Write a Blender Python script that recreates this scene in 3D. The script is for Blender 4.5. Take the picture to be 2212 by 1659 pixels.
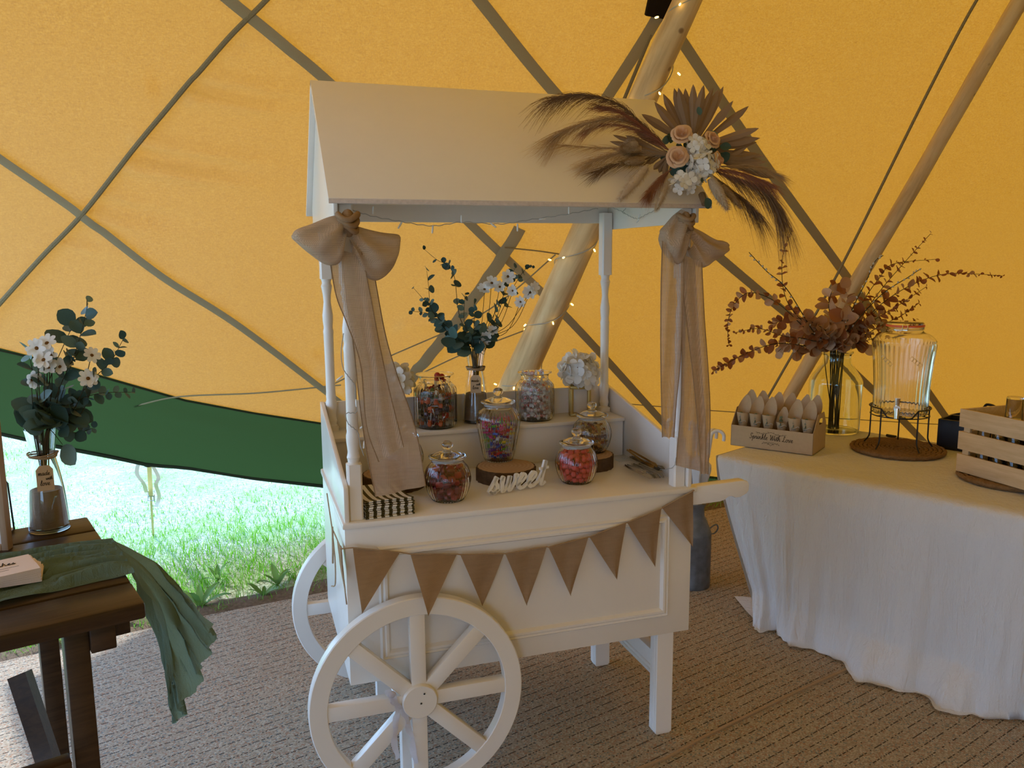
import bpy, bmesh, math, random
from mathutils import Vector, Matrix, noise as mnoise
random.seed(7)
R = random.Random(11)
PI = math.pi
scn = bpy.context.scene
col = scn.collection
for o in list(bpy.data.objects):
    bpy.data.objects.remove(o)

# ---------------------------------------------------------------- camera
V = Vector
CAM = V((-0.2481, -2.315, 1.6228)); YAW, PIT, ROL, FPX = 0.3171, -0.1524, -0.0071, 1773.3
FW = V((math.sin(YAW)*math.cos(PIT), math.cos(YAW)*math.cos(PIT), math.sin(PIT)))
_rt = V((math.cos(YAW), -math.sin(YAW), 0)); _up = _rt.cross(FW)
RT = _rt*math.cos(ROL) + _up*math.sin(ROL); UP = -_rt*math.sin(ROL) + _up*math.cos(ROL)
cd = bpy.data.cameras.new('camera'); cam = bpy.data.objects.new('camera', cd); col.objects.link(cam)
cd.sensor_fit = 'HORIZONTAL'; cd.sensor_width = 36; cd.lens = FPX*36/2212; cd.clip_start = .05; cd.clip_end = 500
cam.matrix_world = Matrix(((RT.x, UP.x, -FW.x, CAM.x), (RT.y, UP.y, -FW.y, CAM.y), (RT.z, UP.z, -FW.z, CAM.z), (0, 0, 0, 1)))
scn.camera = cam

# ---------------------------------------------------------------- world, sun, exposure
w = bpy.data.worlds.new('sky'); scn.world = w; w.use_nodes = True
wn = w.node_tree.nodes; wl = w.node_tree.links
bg = wn['Background']
SUN_EL, SUN_AZ = math.radians(34), math.radians(116)      # azimuth counted from +x towards +y
tcw = wn.new('ShaderNodeTexCoord'); sxw = wn.new('ShaderNodeSeparateXYZ'); rpw = wn.new('ShaderNodeValToRGB')
wl.new(tcw.outputs['Generated'], sxw.inputs[0]); wl.new(sxw.outputs[2], rpw.inputs[0]); wl.new(rpw.outputs[0], bg.inputs[0])
for e_, (p_, c_) in zip(rpw.color_ramp.elements, ((0, (.41,.66,1.0)), (.75, (.26,.50,1.0)))): e_.position = p_; e_.color = (*c_, 1)
bg.inputs[1].default_value = 5.6
sd = bpy.data.lights.new('sun', 'SUN'); sd.energy = 6.6; sd.angle = math.radians(2.0); sd.color = (1, .985, .96)
sun = bpy.data.objects.new('sun', sd); col.objects.link(sun)
sdir = V((math.cos(SUN_AZ)*math.cos(SUN_EL), math.sin(SUN_AZ)*math.cos(SUN_EL), math.sin(SUN_EL)))
sun.rotation_euler = sdir.to_track_quat('Z', 'Y').to_euler()
sun.location = sdir*20
vs = scn.view_settings
vs.view_transform = 'Standard'; vs.look = 'None'; vs.gamma = 1; vs.use_curve_mapping = False; vs.exposure = -0.17
scn.display_settings.display_device = 'sRGB'
scn.cycles.max_bounces = 11; scn.cycles.transparent_max_bounces = 12; scn.cycles.transmission_bounces = 8
scn.cycles.diffuse_bounces = 4; scn.cycles.glossy_bounces = 4; scn.cycles.caustics_refractive = True
scn.cycles.sample_clamp_indirect = 6.0

# ---------------------------------------------------------------- pixel to place
def ray(u, v): return FW + RT*((u-1106)/FPX) - UP*((v-829.5)/FPX)
def onz(u, v, z): d = ray(u, v); return CAM + d*((z-CAM.z)/d.z)
def ony(u, v, y): d = ray(u, v); return CAM + d*((y-CAM.y)/d.y)
def onx(u, v, x): d = ray(u, v); return CAM + d*((x-CAM.x)/d.x)
def onpl(u, v, p, n): d = ray(u, v); return CAM + d*((V(p)-CAM).dot(V(n))/d.dot(V(n)))

# ---------------------------------------------------------------- mesh helpers
def cr(pts, n=8, closed=False):
    """Catmull-Rom through points of any dimension"""
    pts = [tuple(p) for p in pts]
    if len(pts) < 3 and not closed:
        return [tuple(a+(b-a)*i/n for a, b in zip(pts[0], pts[1])) for i in range(n+1)]
    out = []; m = len(pts)
    segs = m if closed else m-1
    for i in range(segs):
        if closed: p0, p1, p2, p3 = pts[i-1], pts[i], pts[(i+1) % m], pts[(i+2) % m]
        else:
            p1, p2 = pts[i], pts[i+1]
            p0 = pts[i-1] if i else tuple(2*a-b for a, b in zip(p1, p2))
            p3 = pts[i+2] if i+2 < m else tuple(2*b-a for a, b in zip(p1, p2))
        for k in range(n):
            t = k/n
            out.append(tuple(.5*(2*b+(c-a)*t+(2*a-5*b+4*c-d)*t*t+(3*b-a-3*c+d)*t**3) for a, b, c, d in zip(p0, p1, p2, p3)))
    if not closed: out.append(pts[-1])
    return out
class MB:
    def __init__(s): s.v = []; s.f = []; s.m = []
    def add(s, vs, fs, mi=0):
        k = len(s.v); s.v += [tuple(x) for x in vs]; s.f += [tuple(i+k for i in f) for f in fs]; s.m += [mi]*len(fs); return s
    def box(s, lo, hi, mi=0, M=None):
        x0, y0, z0 = lo; x1, y1, z1 = hi
        vs = [V(p) for p in ((x0,y0,z0),(x1,y0,z0),(x1,y1,z0),(x0,y1,z0),(x0,y0,z1),(x1,y0,z1),(x1,y1,z1),(x0,y1,z1))]
        if M: vs = [M @ p for p in vs]
        return s.add(vs, [(0,3,2,1),(4,5,6,7),(0,1,5,4),(1,2,6,5),(2,3,7,6),(3,0,4,7)], mi)
    def prism(s, poly, axis, a, b, mi=0):
        """poly: 2-D outline, extruded along axis from a to b"""
        n = len(poly)
        def P(p, t): return {'x': (t, p[0], p[1]), 'y': (p[0], t, p[1]), 'z': (p[0], p[1], t)}[axis]
        vs = [P(p, a) for p in poly] + [P(p, b) for p in poly]
        fs = [tuple(range(n))[::-1], tuple(range(n, 2*n))] + [(i, (i+1) % n, n+(i+1) % n, n+i) for i in range(n)]
        return s.add(vs, fs, mi)
    def tube(s, pts, r, n=8, cap=True, mi=0, flat=None):
        pts = [V(p) for p in pts]; L = len(pts)
        rs = r if isinstance(r, (list, tuple)) else [r]*L
        vs = []; ref = None
        for i, p in enumerate(pts):
            t = (pts[min(i+1, L-1)] - pts[max(i-1, 0)])
            t = t.normalized() if t.length > 1e-9 else V((0,0,1))
            if ref is None:
                ref = V((0,0,1)) if abs(t.z) < .9 else V((1,0,0))
                ref = (ref - t*ref.dot(t)).normalized()
            else:
                q = ref - t*ref.dot(t); ref = q.normalized() if q.length > 1e-6 else ref
            b = t.cross(ref)
            for k in range(n):
                a = 2*PI*k/n; vs.append(p + (ref*math.cos(a) + b*math.sin(a)*(flat or 1))*rs[i])
        fs = [(i*n+k, i*n+(k+1) % n, (i+1)*n+(k+1) % n, (i+1)*n+k) for i in range(L-1) for k in range(n)]
        if cap: fs += [tuple(range(n))[::-1], tuple(range((L-1)*n, L*n))]
        return s.add(vs, fs, mi)
    def lathe(s, prof, n=24, M=None, mi=0, flute=None, close=False):
        """prof: (r,z) list; flute(k,i)->radius factor"""
        vs = []
        for i, (r, z) in enumerate(prof):
            for k in range(n):
                a = 2*PI*k/n; q = r*(flute(k, i) if flute else 1)
                p = V((q*math.cos(a), q*math.sin(a), z)); vs.append(M @ p if M else p)
        L = len(prof)
        fs = [(i*n+k, i*n+(k+1) % n, (i+1)*n+(k+1) % n, (i+1)*n+k) for i in range(L-1) for k in range(n)]
        if prof[0][0] > 1e-6 and not close: fs.append(tuple(range(n))[::-1])
        if prof[-1][0] > 1e-6 and not close: fs.append(tuple(range((L-1)*n, L*n)))
        if close: fs += [((L-1)*n+k, (L-1)*n+(k+1) % n, (k+1) % n, k) for k in range(n)]
        return s.add(vs, fs, mi)
    def grid(s, rows, mi=0, closed=False):
        """rows of equally many points"""
        m = len(rows[0]); vs = [p for r in rows for p in r]
        fs = [(i*m+k, i*m+(k+1) % m, (i+1)*m+(k+1) % m, (i+1)*m+k) for i in range(len(rows)-1) for k in range(m if closed else m-1)]
        return s.add(vs, fs, mi)
    def sphere(s, c, r, n=10, m=7, mi=0, M=None):
        c = V(c); rr = (r, r, r) if not isinstance(r, (tuple, list)) else r
        rows = []
        for i in range(m+1):
            th = PI*i/m
            rows.append([V((rr[0]*math.sin(th)*math.cos(2*PI*k/n), rr[1]*math.sin(th)*math.sin(2*PI*k/n), -rr[2]*math.cos(th))) for k in range(n)])
        rows = [[(M @ p if M else p) + c for p in r_] for r_ in rows]
        return s.grid(rows, mi, closed=True)
    def mesh(s, name, mats, smooth=35, uv=None):
        me = bpy.data.meshes.new(name); me.from_pydata(s.v, [], s.f)
        for m_ in (mats if isinstance(mats, (list, tuple)) else [mats]): me.materials.append(m_)
        if any(s.m): me.polygons.foreach_set('material_index', s.m)
        if smooth:
            me.polygons.foreach_set('use_smooth', [True]*len(me.polygons))
            if smooth < 180: me.set_sharp_from_angle(angle=math.radians(smooth))
        me.validate(); me.update(); return me
    def build(s, name, mats, parent=None, smooth=35, loc=None, bevel=0, recalc=True):
        me = s.mesh(name, mats, smooth)
        if recalc:
            bm = bmesh.new(); bm.from_mesh(me); bmesh.ops.remove_doubles(bm, verts=bm.verts, dist=1e-6)
            bmesh.ops.recalc_face_normals(bm, faces=bm.faces)
            if bevel:
                es = [e for e in bm.edges if len(e.link_faces) == 2 and e.calc_face_angle(0) > .6]
                bmesh.ops.bevel(bm, geom=es, offset=bevel, segments=2, profile=.5, affect='EDGES', clamp_overlap=True)
            bm.to_mesh(me); bm.free()
            if smooth and smooth < 180: me.set_sharp_from_angle(angle=math.radians(smooth))
        return link(name, me, parent, loc)
def link(name, me, parent=None, loc=None, M=None):
    o = bpy.data.objects.new(name, me); col.objects.link(o)
    if parent is not None: o.parent = parent
    if M is not None: o.matrix_local = M
    elif loc is not None: o.location = loc
    return o
def tag(o, label, cat, group=None):
    o['label'] = label; o['category'] = cat
    if group: o['group'] = group
    return o
def thing(name, label, cat, loc=(0,0,0), group=None, rz=0):
    o = bpy.data.objects.new(name, None); col.objects.link(o); o.empty_display_size = .05
    o.location = loc; o.rotation_euler = (0, 0, rz); bpy.context.view_layer.update
    return tag(o, label, cat, group)
def struct(o): o['kind'] = 'structure'; return o
def local(t, pts):
    """world points into the frame of a thing that only has a location (and a z turn)"""
    q = Matrix.Translation(t.location) @ t.rotation_euler.to_matrix().to_4x4(); q = q.inverted()
    return [q @ V(p) for p in pts]
def frame(p, n, up=(0,0,1)):
    """matrix at p whose z axis is n"""
    n = V(n).normalized(); up = V(up)
    if abs(n.dot(up)) > .98: up = V((1,0,0)) if abs(n.x) < .9 else V((0,1,0))
    x = up.cross(n).normalized(); y = n.cross(x)
    return Matrix(((x.x, y.x, n.x, p[0]), (x.y, y.y, n.y, p[1]), (x.z, y.z, n.z, p[2]), (0,0,0,1)))

# ---------------------------------------------------------------- materials
class NT:
    def __init__(s, name):
        s.mat = bpy.data.materials.new(name); s.mat.use_nodes = True; s.t = s.mat.node_tree; s.t.nodes.clear()
        s.out = s.t.nodes.new('ShaderNodeOutputMaterial')
    def n(s, typ, **kw):
        nd = s.t.nodes.new('ShaderNode'+typ)
        for k, v in kw.items():
            if k.startswith('i_'):
                key = k[2:]; key = int(key) if key.isdigit() else key
                s.set(nd, key, v)
            else: setattr(nd, k, v)
        return nd
    def set(s, nd, key, v):
        inp = nd.inputs[key]
        if hasattr(v, 'outputs'): s.t.links.new(v.outputs[0], inp)
        elif hasattr(v, 'is_output'): s.t.links.new(v, inp)
        else: inp.default_value = (*v, 1) if isinstance(v, tuple) and len(v) == 3 and inp.type == 'RGBA' else v
    def math(s, op, a, b=0.0, c=0.0): return s.n('Math', operation=op, i_0=a, i_1=b, i_2=c)
    def ramp(s, fac, stops, interp='LINEAR'):
        nd = s.n('ValToRGB'); cr_ = nd.color_ramp; cr_.interpolation = interp
        while len(cr_.elements) < len(stops): cr_.elements.new(.5)
        for e, (p, c) in zip(cr_.elements, stops): e.position = p; e.color = (*c, 1)
        s.set(nd, 0, fac); return nd
    def mix(s, fac, a, b, blend='MIX'):
        nd = s.n('Mix', data_type='RGBA', blend_type=blend)
        s.set(nd, 0, fac); s.set(nd, 6, a); s.set(nd, 7, b); return nd.outputs[2]
    def coord(s, kind='Object', scale=(1,1,1), rot=(0,0,0)):
        tc = s.n('TexCoord'); mp = s.n('Mapping'); s.t.links.new(tc.outputs[kind], mp.inputs[0])
        mp.inputs['Scale'].default_value = scale; mp.inputs['Rotation'].default_value = rot; return mp
    def noise(s, scale, detail=3, rough=.55, vec=None, dist=0):
        nd = s.n('TexNoise'); nd.inputs['Scale'].default_value = scale; nd.inputs['Detail'].default_value = detail
        nd.inputs['Roughness'].default_value = rough; nd.inputs['Distortion'].default_value = dist
        if vec: s.t.links.new(vec.outputs[0], nd.inputs['Vector'])
        return nd
    def bump(s, h, strength=.3, dist=.002):
        return s.n('Bump', i_Strength=strength, i_Distance=dist, i_Height=h)
    def bsdf(s, color, rough=.5, spec=.5, normal=None, **kw):
        b = s.n('BsdfPrincipled'); s.set(b, 'Base Color', color); s.set(b, 'Roughness', rough)
        s.set(b, 'Specular IOR Level', spec)
        if normal: s.set(b, 'Normal', normal)
        for k, v in kw.items(): s.set(b, k.replace('_', ' '), v)
        return b
    def done(s, sh):
        s.t.links.new(sh.outputs[0], s.out.inputs[0]); return s.mat
def plain(name, c, rough=.5, spec=.5, var=.12, scale=30, bump=0, bscale=200, metallic=0, coordk='Object', **kw):
    t = NT(name); vec = t.coord(coordk)
    nz = t.noise(scale, 3, vec=vec)
    cc = t.mix(nz.outputs[0], tuple(x*(1-var) for x in c), tuple(min(1, x*(1+var)) for x in c))
    nm = None
    if bump:
        b = t.noise(bscale, 2, vec=vec); nm = t.bump(b.outputs[0], bump, .002)
    return t.done(t.bsdf(cc, rough, spec, nm, Metallic=float(metallic), **kw))
def leafmat(name, c1, c2, trans=.25, rough=.55, scale=25):
    t = NT(name); oi = t.n('ObjectInfo'); nz = t.noise(scale, 2, vec=t.coord())
    f = t.math('MULTIPLY_ADD', oi.outputs['Random'], .7, t.math('MULTIPLY', nz.outputs[0], .4))
    c = t.mix(f, c1, c2)
    b = t.bsdf(c, rough, .3); tr = t.n('BsdfTranslucent', i_Color=c)
    return t.done(t.n('MixShader', i_0=trans, i_1=b, i_2=tr))
def glassmat(name, tint=(1,1,1), rough=0.0, ior=1.45):
    t = NT(name); return t.done(t.n('BsdfGlass', i_Color=tint, i_Roughness=rough, i_IOR=ior))
def woodmat(name, c1, c2, scale=8, stretch=(1,12,12), rough=.45, bump=.15):
    t = NT(name); vec = t.coord('Object', scale=stretch)
    nz = t.noise(scale, 5, .6, vec, dist=.6)
    c = t.ramp(nz.outputs[0], [(.25, c1), (.7, c2)])
    return t.done(t.bsdf(c, rough, .35, t.bump(nz.outputs[0], bump, .002)))
M = {}
def m_white():
    t = NT('white_paint'); vec = t.coord()
    nz = t.noise(6, 4, .6, vec); n2 = t.noise(55, 4, .75, vec)
    c = t.mix(nz.outputs[0], (.80,.755,.70), (.86,.82,.77))
    chip = t.ramp(n2.outputs[0], [(.70, (0,0,0)), (.74, (1,1,1))])
    c = t.mix(t.math('MULTIPLY', chip, .18), c, (.30,.20,.16))
    br = t.noise(40, 2, vec=t.coord('Object', scale=(.15,1,1)))
    return t.done(t.bsdf(c, .24, .45, t.bump(br.outputs[0], .05, .002)))
M['white'] = m_white()
M['chip'] = plain('worn_edge', (.34,.24,.20), .7, .2, .4, 60)
def m_canvas():
    t = NT('tent_canvas'); vec = t.coord()
    n1 = t.noise(1.2, 3, .5, vec)
    wv = t.coord('Object', scale=(70, 70, 210)); n2 = t.noise(1.0, 3, .7, wv)
    wv2 = t.coord('Object', scale=(190, 190, 75)); n3 = t.noise(1.0, 3, .7, wv2)
    f = t.math('ADD', t.math('MULTIPLY', n2.outputs[0], .5), t.math('MULTIPLY', n3.outputs[0], .5))
    tr = t.ramp(f, [(.34, (.53,.160,.007)), (.5, (.74,.262,.014)), (.66, (.97,.405,.045))])
    tr = t.mix(t.math('MULTIPLY', n1.outputs[0], .35), tr, (.66,.27,.02))
    df = t.mix(f, (.42,.34,.20), (.54,.44,.27))
    bm = t.bump(f, .25, .003)
    d = t.n('BsdfDiffuse', i_Color=df, i_Normal=bm); tl = t.n('BsdfTranslucent', i_Color=tr)
    return t.done(t.n('MixShader', i_0=.192, i_1=d, i_2=tl))
M['canvas'] = m_canvas()
def m_strap(name, df, tr, fac):
    t = NT(name); nz = t.noise(300, 2, vec=t.coord())
    c = t.mix(nz.outputs[0], tuple(x*.85 for x in df), df)
    d = t.n('BsdfDiffuse', i_Color=c); tl = t.n('BsdfTranslucent', i_Color=tr)
    return t.done(t.n('MixShader', i_0=fac, i_1=d, i_2=tl))
M['strap'] = m_strap('webbing', (.42,.40,.28), (.35,.22,.06), .12)
M['green'] = m_strap('green_skirt', (.055,.092,.044), (.05,.11,.03), .12)
M['hem'] = plain('dark_hem', (.03,.04,.025), .8, .2)
M['black'] = plain('black_plastic', (.008,.008,.012), .45, .4)
M['blackfab'] = plain('black_canvas', (.018,.012,.008), .9, .1, bump=.3)
M['wire'] = plain('black_wire', (.015,.014,.014), .4, .5, metallic=.3)
M['cord'] = plain('clear_cord', (.40,.40,.38), .4, .5)
M['rope'] = plain('rope', (.27,.235,.15), .9, .1, .3, 200, bump=.5)
def m_pole():
    t = NT('peeled_pole'); vec = t.coord('Object', scale=(1,1,.13))
    n1 = t.noise(14, 5, .6, vec, .4); n2 = t.noise(9, 2, .5, t.coord())
    c = t.ramp(n1.outputs[0], [(.3, (.44,.29,.14)), (.55, (.72,.54,.30)), (.75, (.82,.66,.40))])
    kn = t.n('TexVoronoi', feature='DISTANCE_TO_EDGE'); kn.feature = 'F1'; kn.inputs['Scale'].default_value = 5.5
    t.t.links.new(t.coord().outputs[0], kn.inputs['Vector'])
    k = t.ramp(kn.outputs['Distance'], [(.05, (1,1,1)), (.085, (0,0,0))])
    c2 = t.mix(t.math('MULTIPLY', k, .75), c, (.17,.075,.03))
    c3 = t.mix(t.ramp(n2.outputs[0], [(.5,(0,0,0)),(.75,(.35,.35,.35))]), c2, (.62,.38,.17))
    return t.done(t.bsdf(c3, .55, .3, t.bump(n1.outputs[0], .35, .004)))
M['pole'] = m_pole()
def m_burlap(name, c, transp=.0, trans=.2):
    t = NT(name); oc = t.coord(); sp = t.n('SeparateXYZ'); t.t.links.new(oc.outputs[0], sp.inputs[0])
    mp = t.n('CombineXYZ', i_0=t.math('MULTIPLY_ADD', sp.outputs[1], .6, t.math('MULTIPLY', sp.outputs[0], .85)), i_1=sp.outputs[2], i_2=0.0)
    w1 = t.n('TexWave', wave_type='BANDS', bands_direction='X'); w2 = t.n('TexWave', wave_type='BANDS', bands_direction='Y')
    for w_ in (w1, w2):
        w_.inputs['Scale'].default_value = 130; w_.inputs['Distortion'].default_value = .5; w_.inputs['Detail'].default_value = 1
        t.t.links.new(mp.outputs[0], w_.inputs[0])
    h = t.math('MAXIMUM', w1.outputs['Fac'], w2.outputs['Fac'])
    nz = t.noise(18, 5, .7, mp)
    st = t.n('Mapping'); st.inputs['Scale'].default_value = (14, 160, 1); t.t.links.new(mp.outputs[0], st.inputs[0])
    n3 = t.noise(1, 4, .7, st)
    f = t.math('MULTIPLY_ADD', nz.outputs[0], .5, t.math('MULTIPLY', n3.outputs[0], .5))
    cc = t.mix(f, tuple(x*.62 for x in c), tuple(min(1, x*1.35) for x in c))
    cc = t.mix(t.math('MULTIPLY', t.math('SUBTRACT', 1.0, h), .28), cc, tuple(x*.4 for x in c))
    d = t.n('BsdfDiffuse', i_Color=cc, i_Normal=t.bump(h, .4, .001)); tl = t.n('BsdfTranslucent', i_Color=cc)
    sh = t.n('MixShader', i_0=trans, i_1=d, i_2=tl)
    if transp:
        tp = t.n('BsdfTransparent'); gap = t.math('MULTIPLY', t.math('SUBTRACT', 1.0, t.math('MULTIPLY', h, .9)), transp*2.2)
        sh = t.n('MixShader', i_0=t.math('MINIMUM', gap, .9), i_1=sh, i_2=tp)
    return t.done(sh)
M['hessian'] = m_burlap('hessian', (.40,.265,.155))
M['sheer'] = m_burlap('sheer_hessian', (.62,.47,.34), transp=.22, trans=.3)
M['sack'] = m_burlap('sackcloth', (.40,.31,.22))
M['twine'] = plain('twine', (.38,.26,.15), .9, .1, .3, 300, bump=.5)
M['kraft'] = plain('kraft_paper', (.47,.345,.215), .75, .2, .08, 60)
M['tagcard'] = plain('tag_card', (.55,.41,.27), .8, .2, .08, 60)
M['ink'] = plain('ink', (.02,.015,.012), .6, .3)
M['glass'] = glassmat('clear_glass', (1,1,1))
M['greenglass'] = glassmat('green_glass', (.968,.985,.945))
M['chrome'] = plain('chrome', (.75,.75,.76), .12, .5, .05, metallic=1)
M['steel'] = plain('steel', (.55,.55,.56), .22, .5, .1, metallic=1)
M['goldmetal'] = plain('gold_metal', (.72,.47,.17), .25, .5, .1, metallic=1)
M['brass'] = plain('brass_paint', (.42,.30,.10), .4, .5, .1, metallic=.6)
M['zinc'] = plain('galvanised', (.20,.215,.235), .5, .5, .5, 22, bump=.2, bscale=60, metallic=.75)
M['orange'] = plain('orange_rubber', (.75,.13,.035), .45, .4)
M['whiteplastic'] = plain('white_plastic', (.82,.83,.88), .35, .5, .03)
M['sheerwhite'] = m_strap('organza', (.80,.78,.84), (.80,.78,.84), .4)
def m_cloth(name, c, scale=500, wr=.35, tr=.1):
    t = NT(name); vec = t.coord()
    n1 = t.noise(9, 4, .6, t.coord('Object', scale=(1,1,.25)), .5); n2 = t.noise(scale, 2, vec=vec)
    cc = t.mix(n1.outputs[0], tuple(x*.9 for x in c), c)
    n4 = t.noise(34, 4, .65, t.coord('Object', scale=(1,1,.22)), 1.0); h = t.math('ADD', t.math('MULTIPLY_ADD', n4.outputs[0], .55, n1.outputs[0]), t.math('MULTIPLY', n2.outputs[0], .1))
    d = t.n('BsdfDiffuse', i_Color=cc, i_Normal=t.bump(h, wr, .02)); tl = t.n('BsdfTranslucent', i_Color=cc)
    return t.done(t.n('MixShader', i_0=tr, i_1=d, i_2=tl))
M['linen'] = m_cloth('cotton_cloth', (.80,.79,.79), wr=.8)
M['gauze'] = m_cloth('green_gauze', (.24,.35,.29), 300, .9, .45)
M['darkwood'] = woodmat('dark_stained_wood', (.024,.013,.007), (.066,.037,.019), 6, (1.2,14,14), .38, .2)
M['pine'] = woodmat('pine', (.52,.36,.19), (.66,.49,.29), 5, (1.5,12,12), .55, .1)
M['framewood'] = woodmat('frame_wood', (.34,.22,.13), (.47,.32,.2), 5, (10,10,1), .5, .1)
M['bark'] = plain('bark', (.10,.06,.035), .9, .1, .65, 45, bump=1, bscale=60)
def m_slice():
    t = NT('wood_slice'); vec = t.coord()
    w_ = t.n('TexWave', wave_type='RINGS', rings_direction='Z'); w_.inputs['Scale'].default_value = 22; w_.inputs['Distortion'].default_value = 2.5
    w_.inputs['Detail'].default_value = 2; t.t.links.new(vec.outputs[0], w_.inputs[0])
    c = t.mix(w_.outputs['Fac'], (.44,.27,.14), (.52,.345,.19))
    nz = t.noise(7, 3, vec=vec); c = t.mix(t.math('MULTIPLY', nz.outputs[0], .4), c, (.40,.22,.10))
    return t.done(t.bsdf(c, .7, .2))
M['slice'] = m_slice()
def m_rug():
    t = NT('woven_matting'); mp = t.coord('Object', rot=(0, 0, -.30))
    sx = t.n('SeparateXYZ'); t.t.links.new(mp.outputs[0], sx.inputs[0])
    wob = t.noise(3, 2, vec=mp)
    v = t.math('MULTIPLY_ADD', sx.outputs['Y'], 1/.0048, t.math('MULTIPLY', wob.outputs[0], 1.6))
    row = t.math('FLOOR', v); rf = t.math('SUBTRACT', v, row)
    u = t.math('ADD', t.math('MULTIPLY', sx.outputs['X'], 1/.0062), t.math('MULTIPLY', row, .37))
    cu = t.math('FLOOR', u); uf = t.math('SUBTRACT', u, cu)
    cv = t.n('CombineXYZ', i_0=cu, i_1=row, i_2=0.0)
    wn_ = t.n('TexWhiteNoise', noise_dimensions='2D'); t.t.links.new(cv.outputs[0], wn_.inputs[0])
    c = t.ramp(wn_.outputs['Value'], [(0, (.50,.41,.30)), (.30, (.60,.51,.38)), (.58, (.42,.33,.23)), (.74, (.50,.28,.17)), (.84, (.22,.28,.27)), (.91, (.70,.63,.50))], 'CONSTANT')
    # dark rows with gaps
    mrow = t.math('FLOORED_MODULO', row, 6.0) if False else t.math('MODULO', t.math('ADD', row, 9000.0), 9.0)
    isd = t.math('LESS_THAN', mrow, .5)
    gap = t.math('GREATER_THAN', wn_.outputs['Value'], .42)
    cd_ = t.math('MULTIPLY', isd, gap)
    c = t.mix(cd_, c, (.022,.018,.016))
    # rounded loops
    hu = t.math('SINE', t.math('MULTIPLY', uf, PI)); hv = t.math('SINE', t.math('MULTIPLY', rf, PI))
    h = t.math('MULTIPLY', t.math('POWER', t.math('MAXIMUM', hu, 0.0), .5), t.math('POWER', t.math('MAXIMUM', hv, 0.0), .6))
    c = t.mix(t.math('SUBTRACT', 1.0, t.math('MINIMUM', t.math('MULTIPLY_ADD', h, .9, .25), 1.0)), c, (.10,.075,.05))
    big = t.noise(1.5, 3, vec=mp); c = t.mix(t.math('MULTIPLY', big.outputs[0], .25), c, (.42,.32,.22))
    return t.done(t.bsdf(c, .8, .25, t.bump(h, .9, .002)))
M['rug'] = m_rug()
def m_ground():
    t = NT('meadow_soil'); vec = t.coord(); n1 = t.noise(1.3, 4, .6, vec); n2 = t.noise(40, 4, .7, vec)
    c = t.ramp(n2.outputs[0], [(.3, (.20,.18,.12)), (.5, (.42,.42,.33)), (.7, (.66,.66,.58))])
    c = t.mix(t.ramp(n1.outputs[0], [(.4,(0,0,0)),(.65,(.7,.7,.7))]), c, (.20,.42,.06))
    return t.done(t.bsdf(c, .9, .1, t.bump(n2.outputs[0], .8, .02)))
M['ground'] = m_ground()
M['soil'] = plain('bare_soil', (.16,.12,.085), .95, .05, .6, 60, bump=1, bscale=90)
M['blade_g'] = leafmat('grass_green', (.085,.32,.008), (.17,.46,.02), .4)
M['blade_m'] = leafmat('grass_mid', (.24,.46,.08), (.40,.56,.18), .4)
M['blade_s'] = leafmat('grass_straw', (.74,.74,.64), (.84,.84,.76), .35)
M['euc'] = leafmat('eucalyptus_leaf', (.018,.050,.038), (.075,.145,.135), .12, .5)
M['euc2'] = leafmat('eucalyptus_pale', (.06,.12,.10), (.16,.25,.22), .15, .5)
M['stem'] = plain('stem', (.045,.04,.02), .7, .2)
M['petal'] = leafmat('white_petal', (.80,.78,.72), (.88,.87,.84), .3, .6)
M['heart'] = plain('flower_heart', (.16,.075,.02), .8, .1, .5, 400)
M['palm'] = leafmat('dried_palm', (.20,.125,.065), (.31,.205,.12), .15, .55)
M['rosep'] = leafmat('peach_petal', (.74,.47,.28), (.82,.58,.39), .25, .6)
M['pamp_b'] = leafmat('plume_brown', (.13,.075,.045), (.30,.19,.11), .3, .8)
M['pamp_t'] = leafmat('plume_tan', (.42,.28,.14), (.55,.39,.22), .3, .8)
M['pamp_r'] = leafmat('plume_rust', (.30,.11,.065), (.42,.20,.12), .3, .8)
M['bunny'] = leafmat('bunny_tail', (.62,.49,.33), (.78,.66,.50), .3, .8)
M['dry_r'] = leafmat('rust_leaf', (.21,.065,.018), (.40,.155,.055), .25, .5)
M['dry_t'] = leafmat('tan_leaf', (.38,.20,.095), (.56,.36,.22), .3, .55)
M['dry_p'] = leafmat('pale_leaf', (.55,.40,.30), (.70,.56,.44), .3, .6)
M['catkin'] = plain('catkin', (.50,.50,.48), .9, .1, .1)
M['darkfol'] = leafmat('dark_foliage', (.02,.04,.012), (.09,.13,.025), .2, .6)
def m_emit():
    t = NT('lit_bulb'); return t.done(t.n('Emission', i_Color=(1,.62,.12), i_Strength=14.0))
M['bulb'] = m_emit()
M['bulb_off'] = plain('unlit_bulb', (.85,.86,.84), .2, .5, .02)
# ================================================================ SETTING
# matting on the ground; its far edge wanders a little
edge = [(-7,-.1),(-4,.62),(-2.4,1.05),(-1.27,1.34),(-.47,1.54),(.06,1.63),(1.2,1.86),(2.7,2.19),(4.2,2.52),(7,3.1)]
poly = edge[::-1] + [(-7,-7),(7,-7)]
struct(MB().prism(poly, 'z', -.012, 0).build('floor', M['rug'], smooth=0))
seam_rope = MB().tube([onz(u, v, .004) for u, v in ((1300,1690),(1440,1637),(1520,1592),(1620,1543),(1740,1485),(1860,1432))], .006, 6).build('trim_1', M['twine']); struct(seam_rope)
g = MB()
rows = []
for j in range(40):
    y = -12 + j*1.1
    rows.append([(x, y, -.03 + (.0 if y < 3.2 else .05*mnoise.noise(V((x*.3, y*.3, 0))))) for x in [-30+i*1.5 for i in range(45)]])
ground = struct(g.grid(rows).build('ground', M['ground']))
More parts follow.
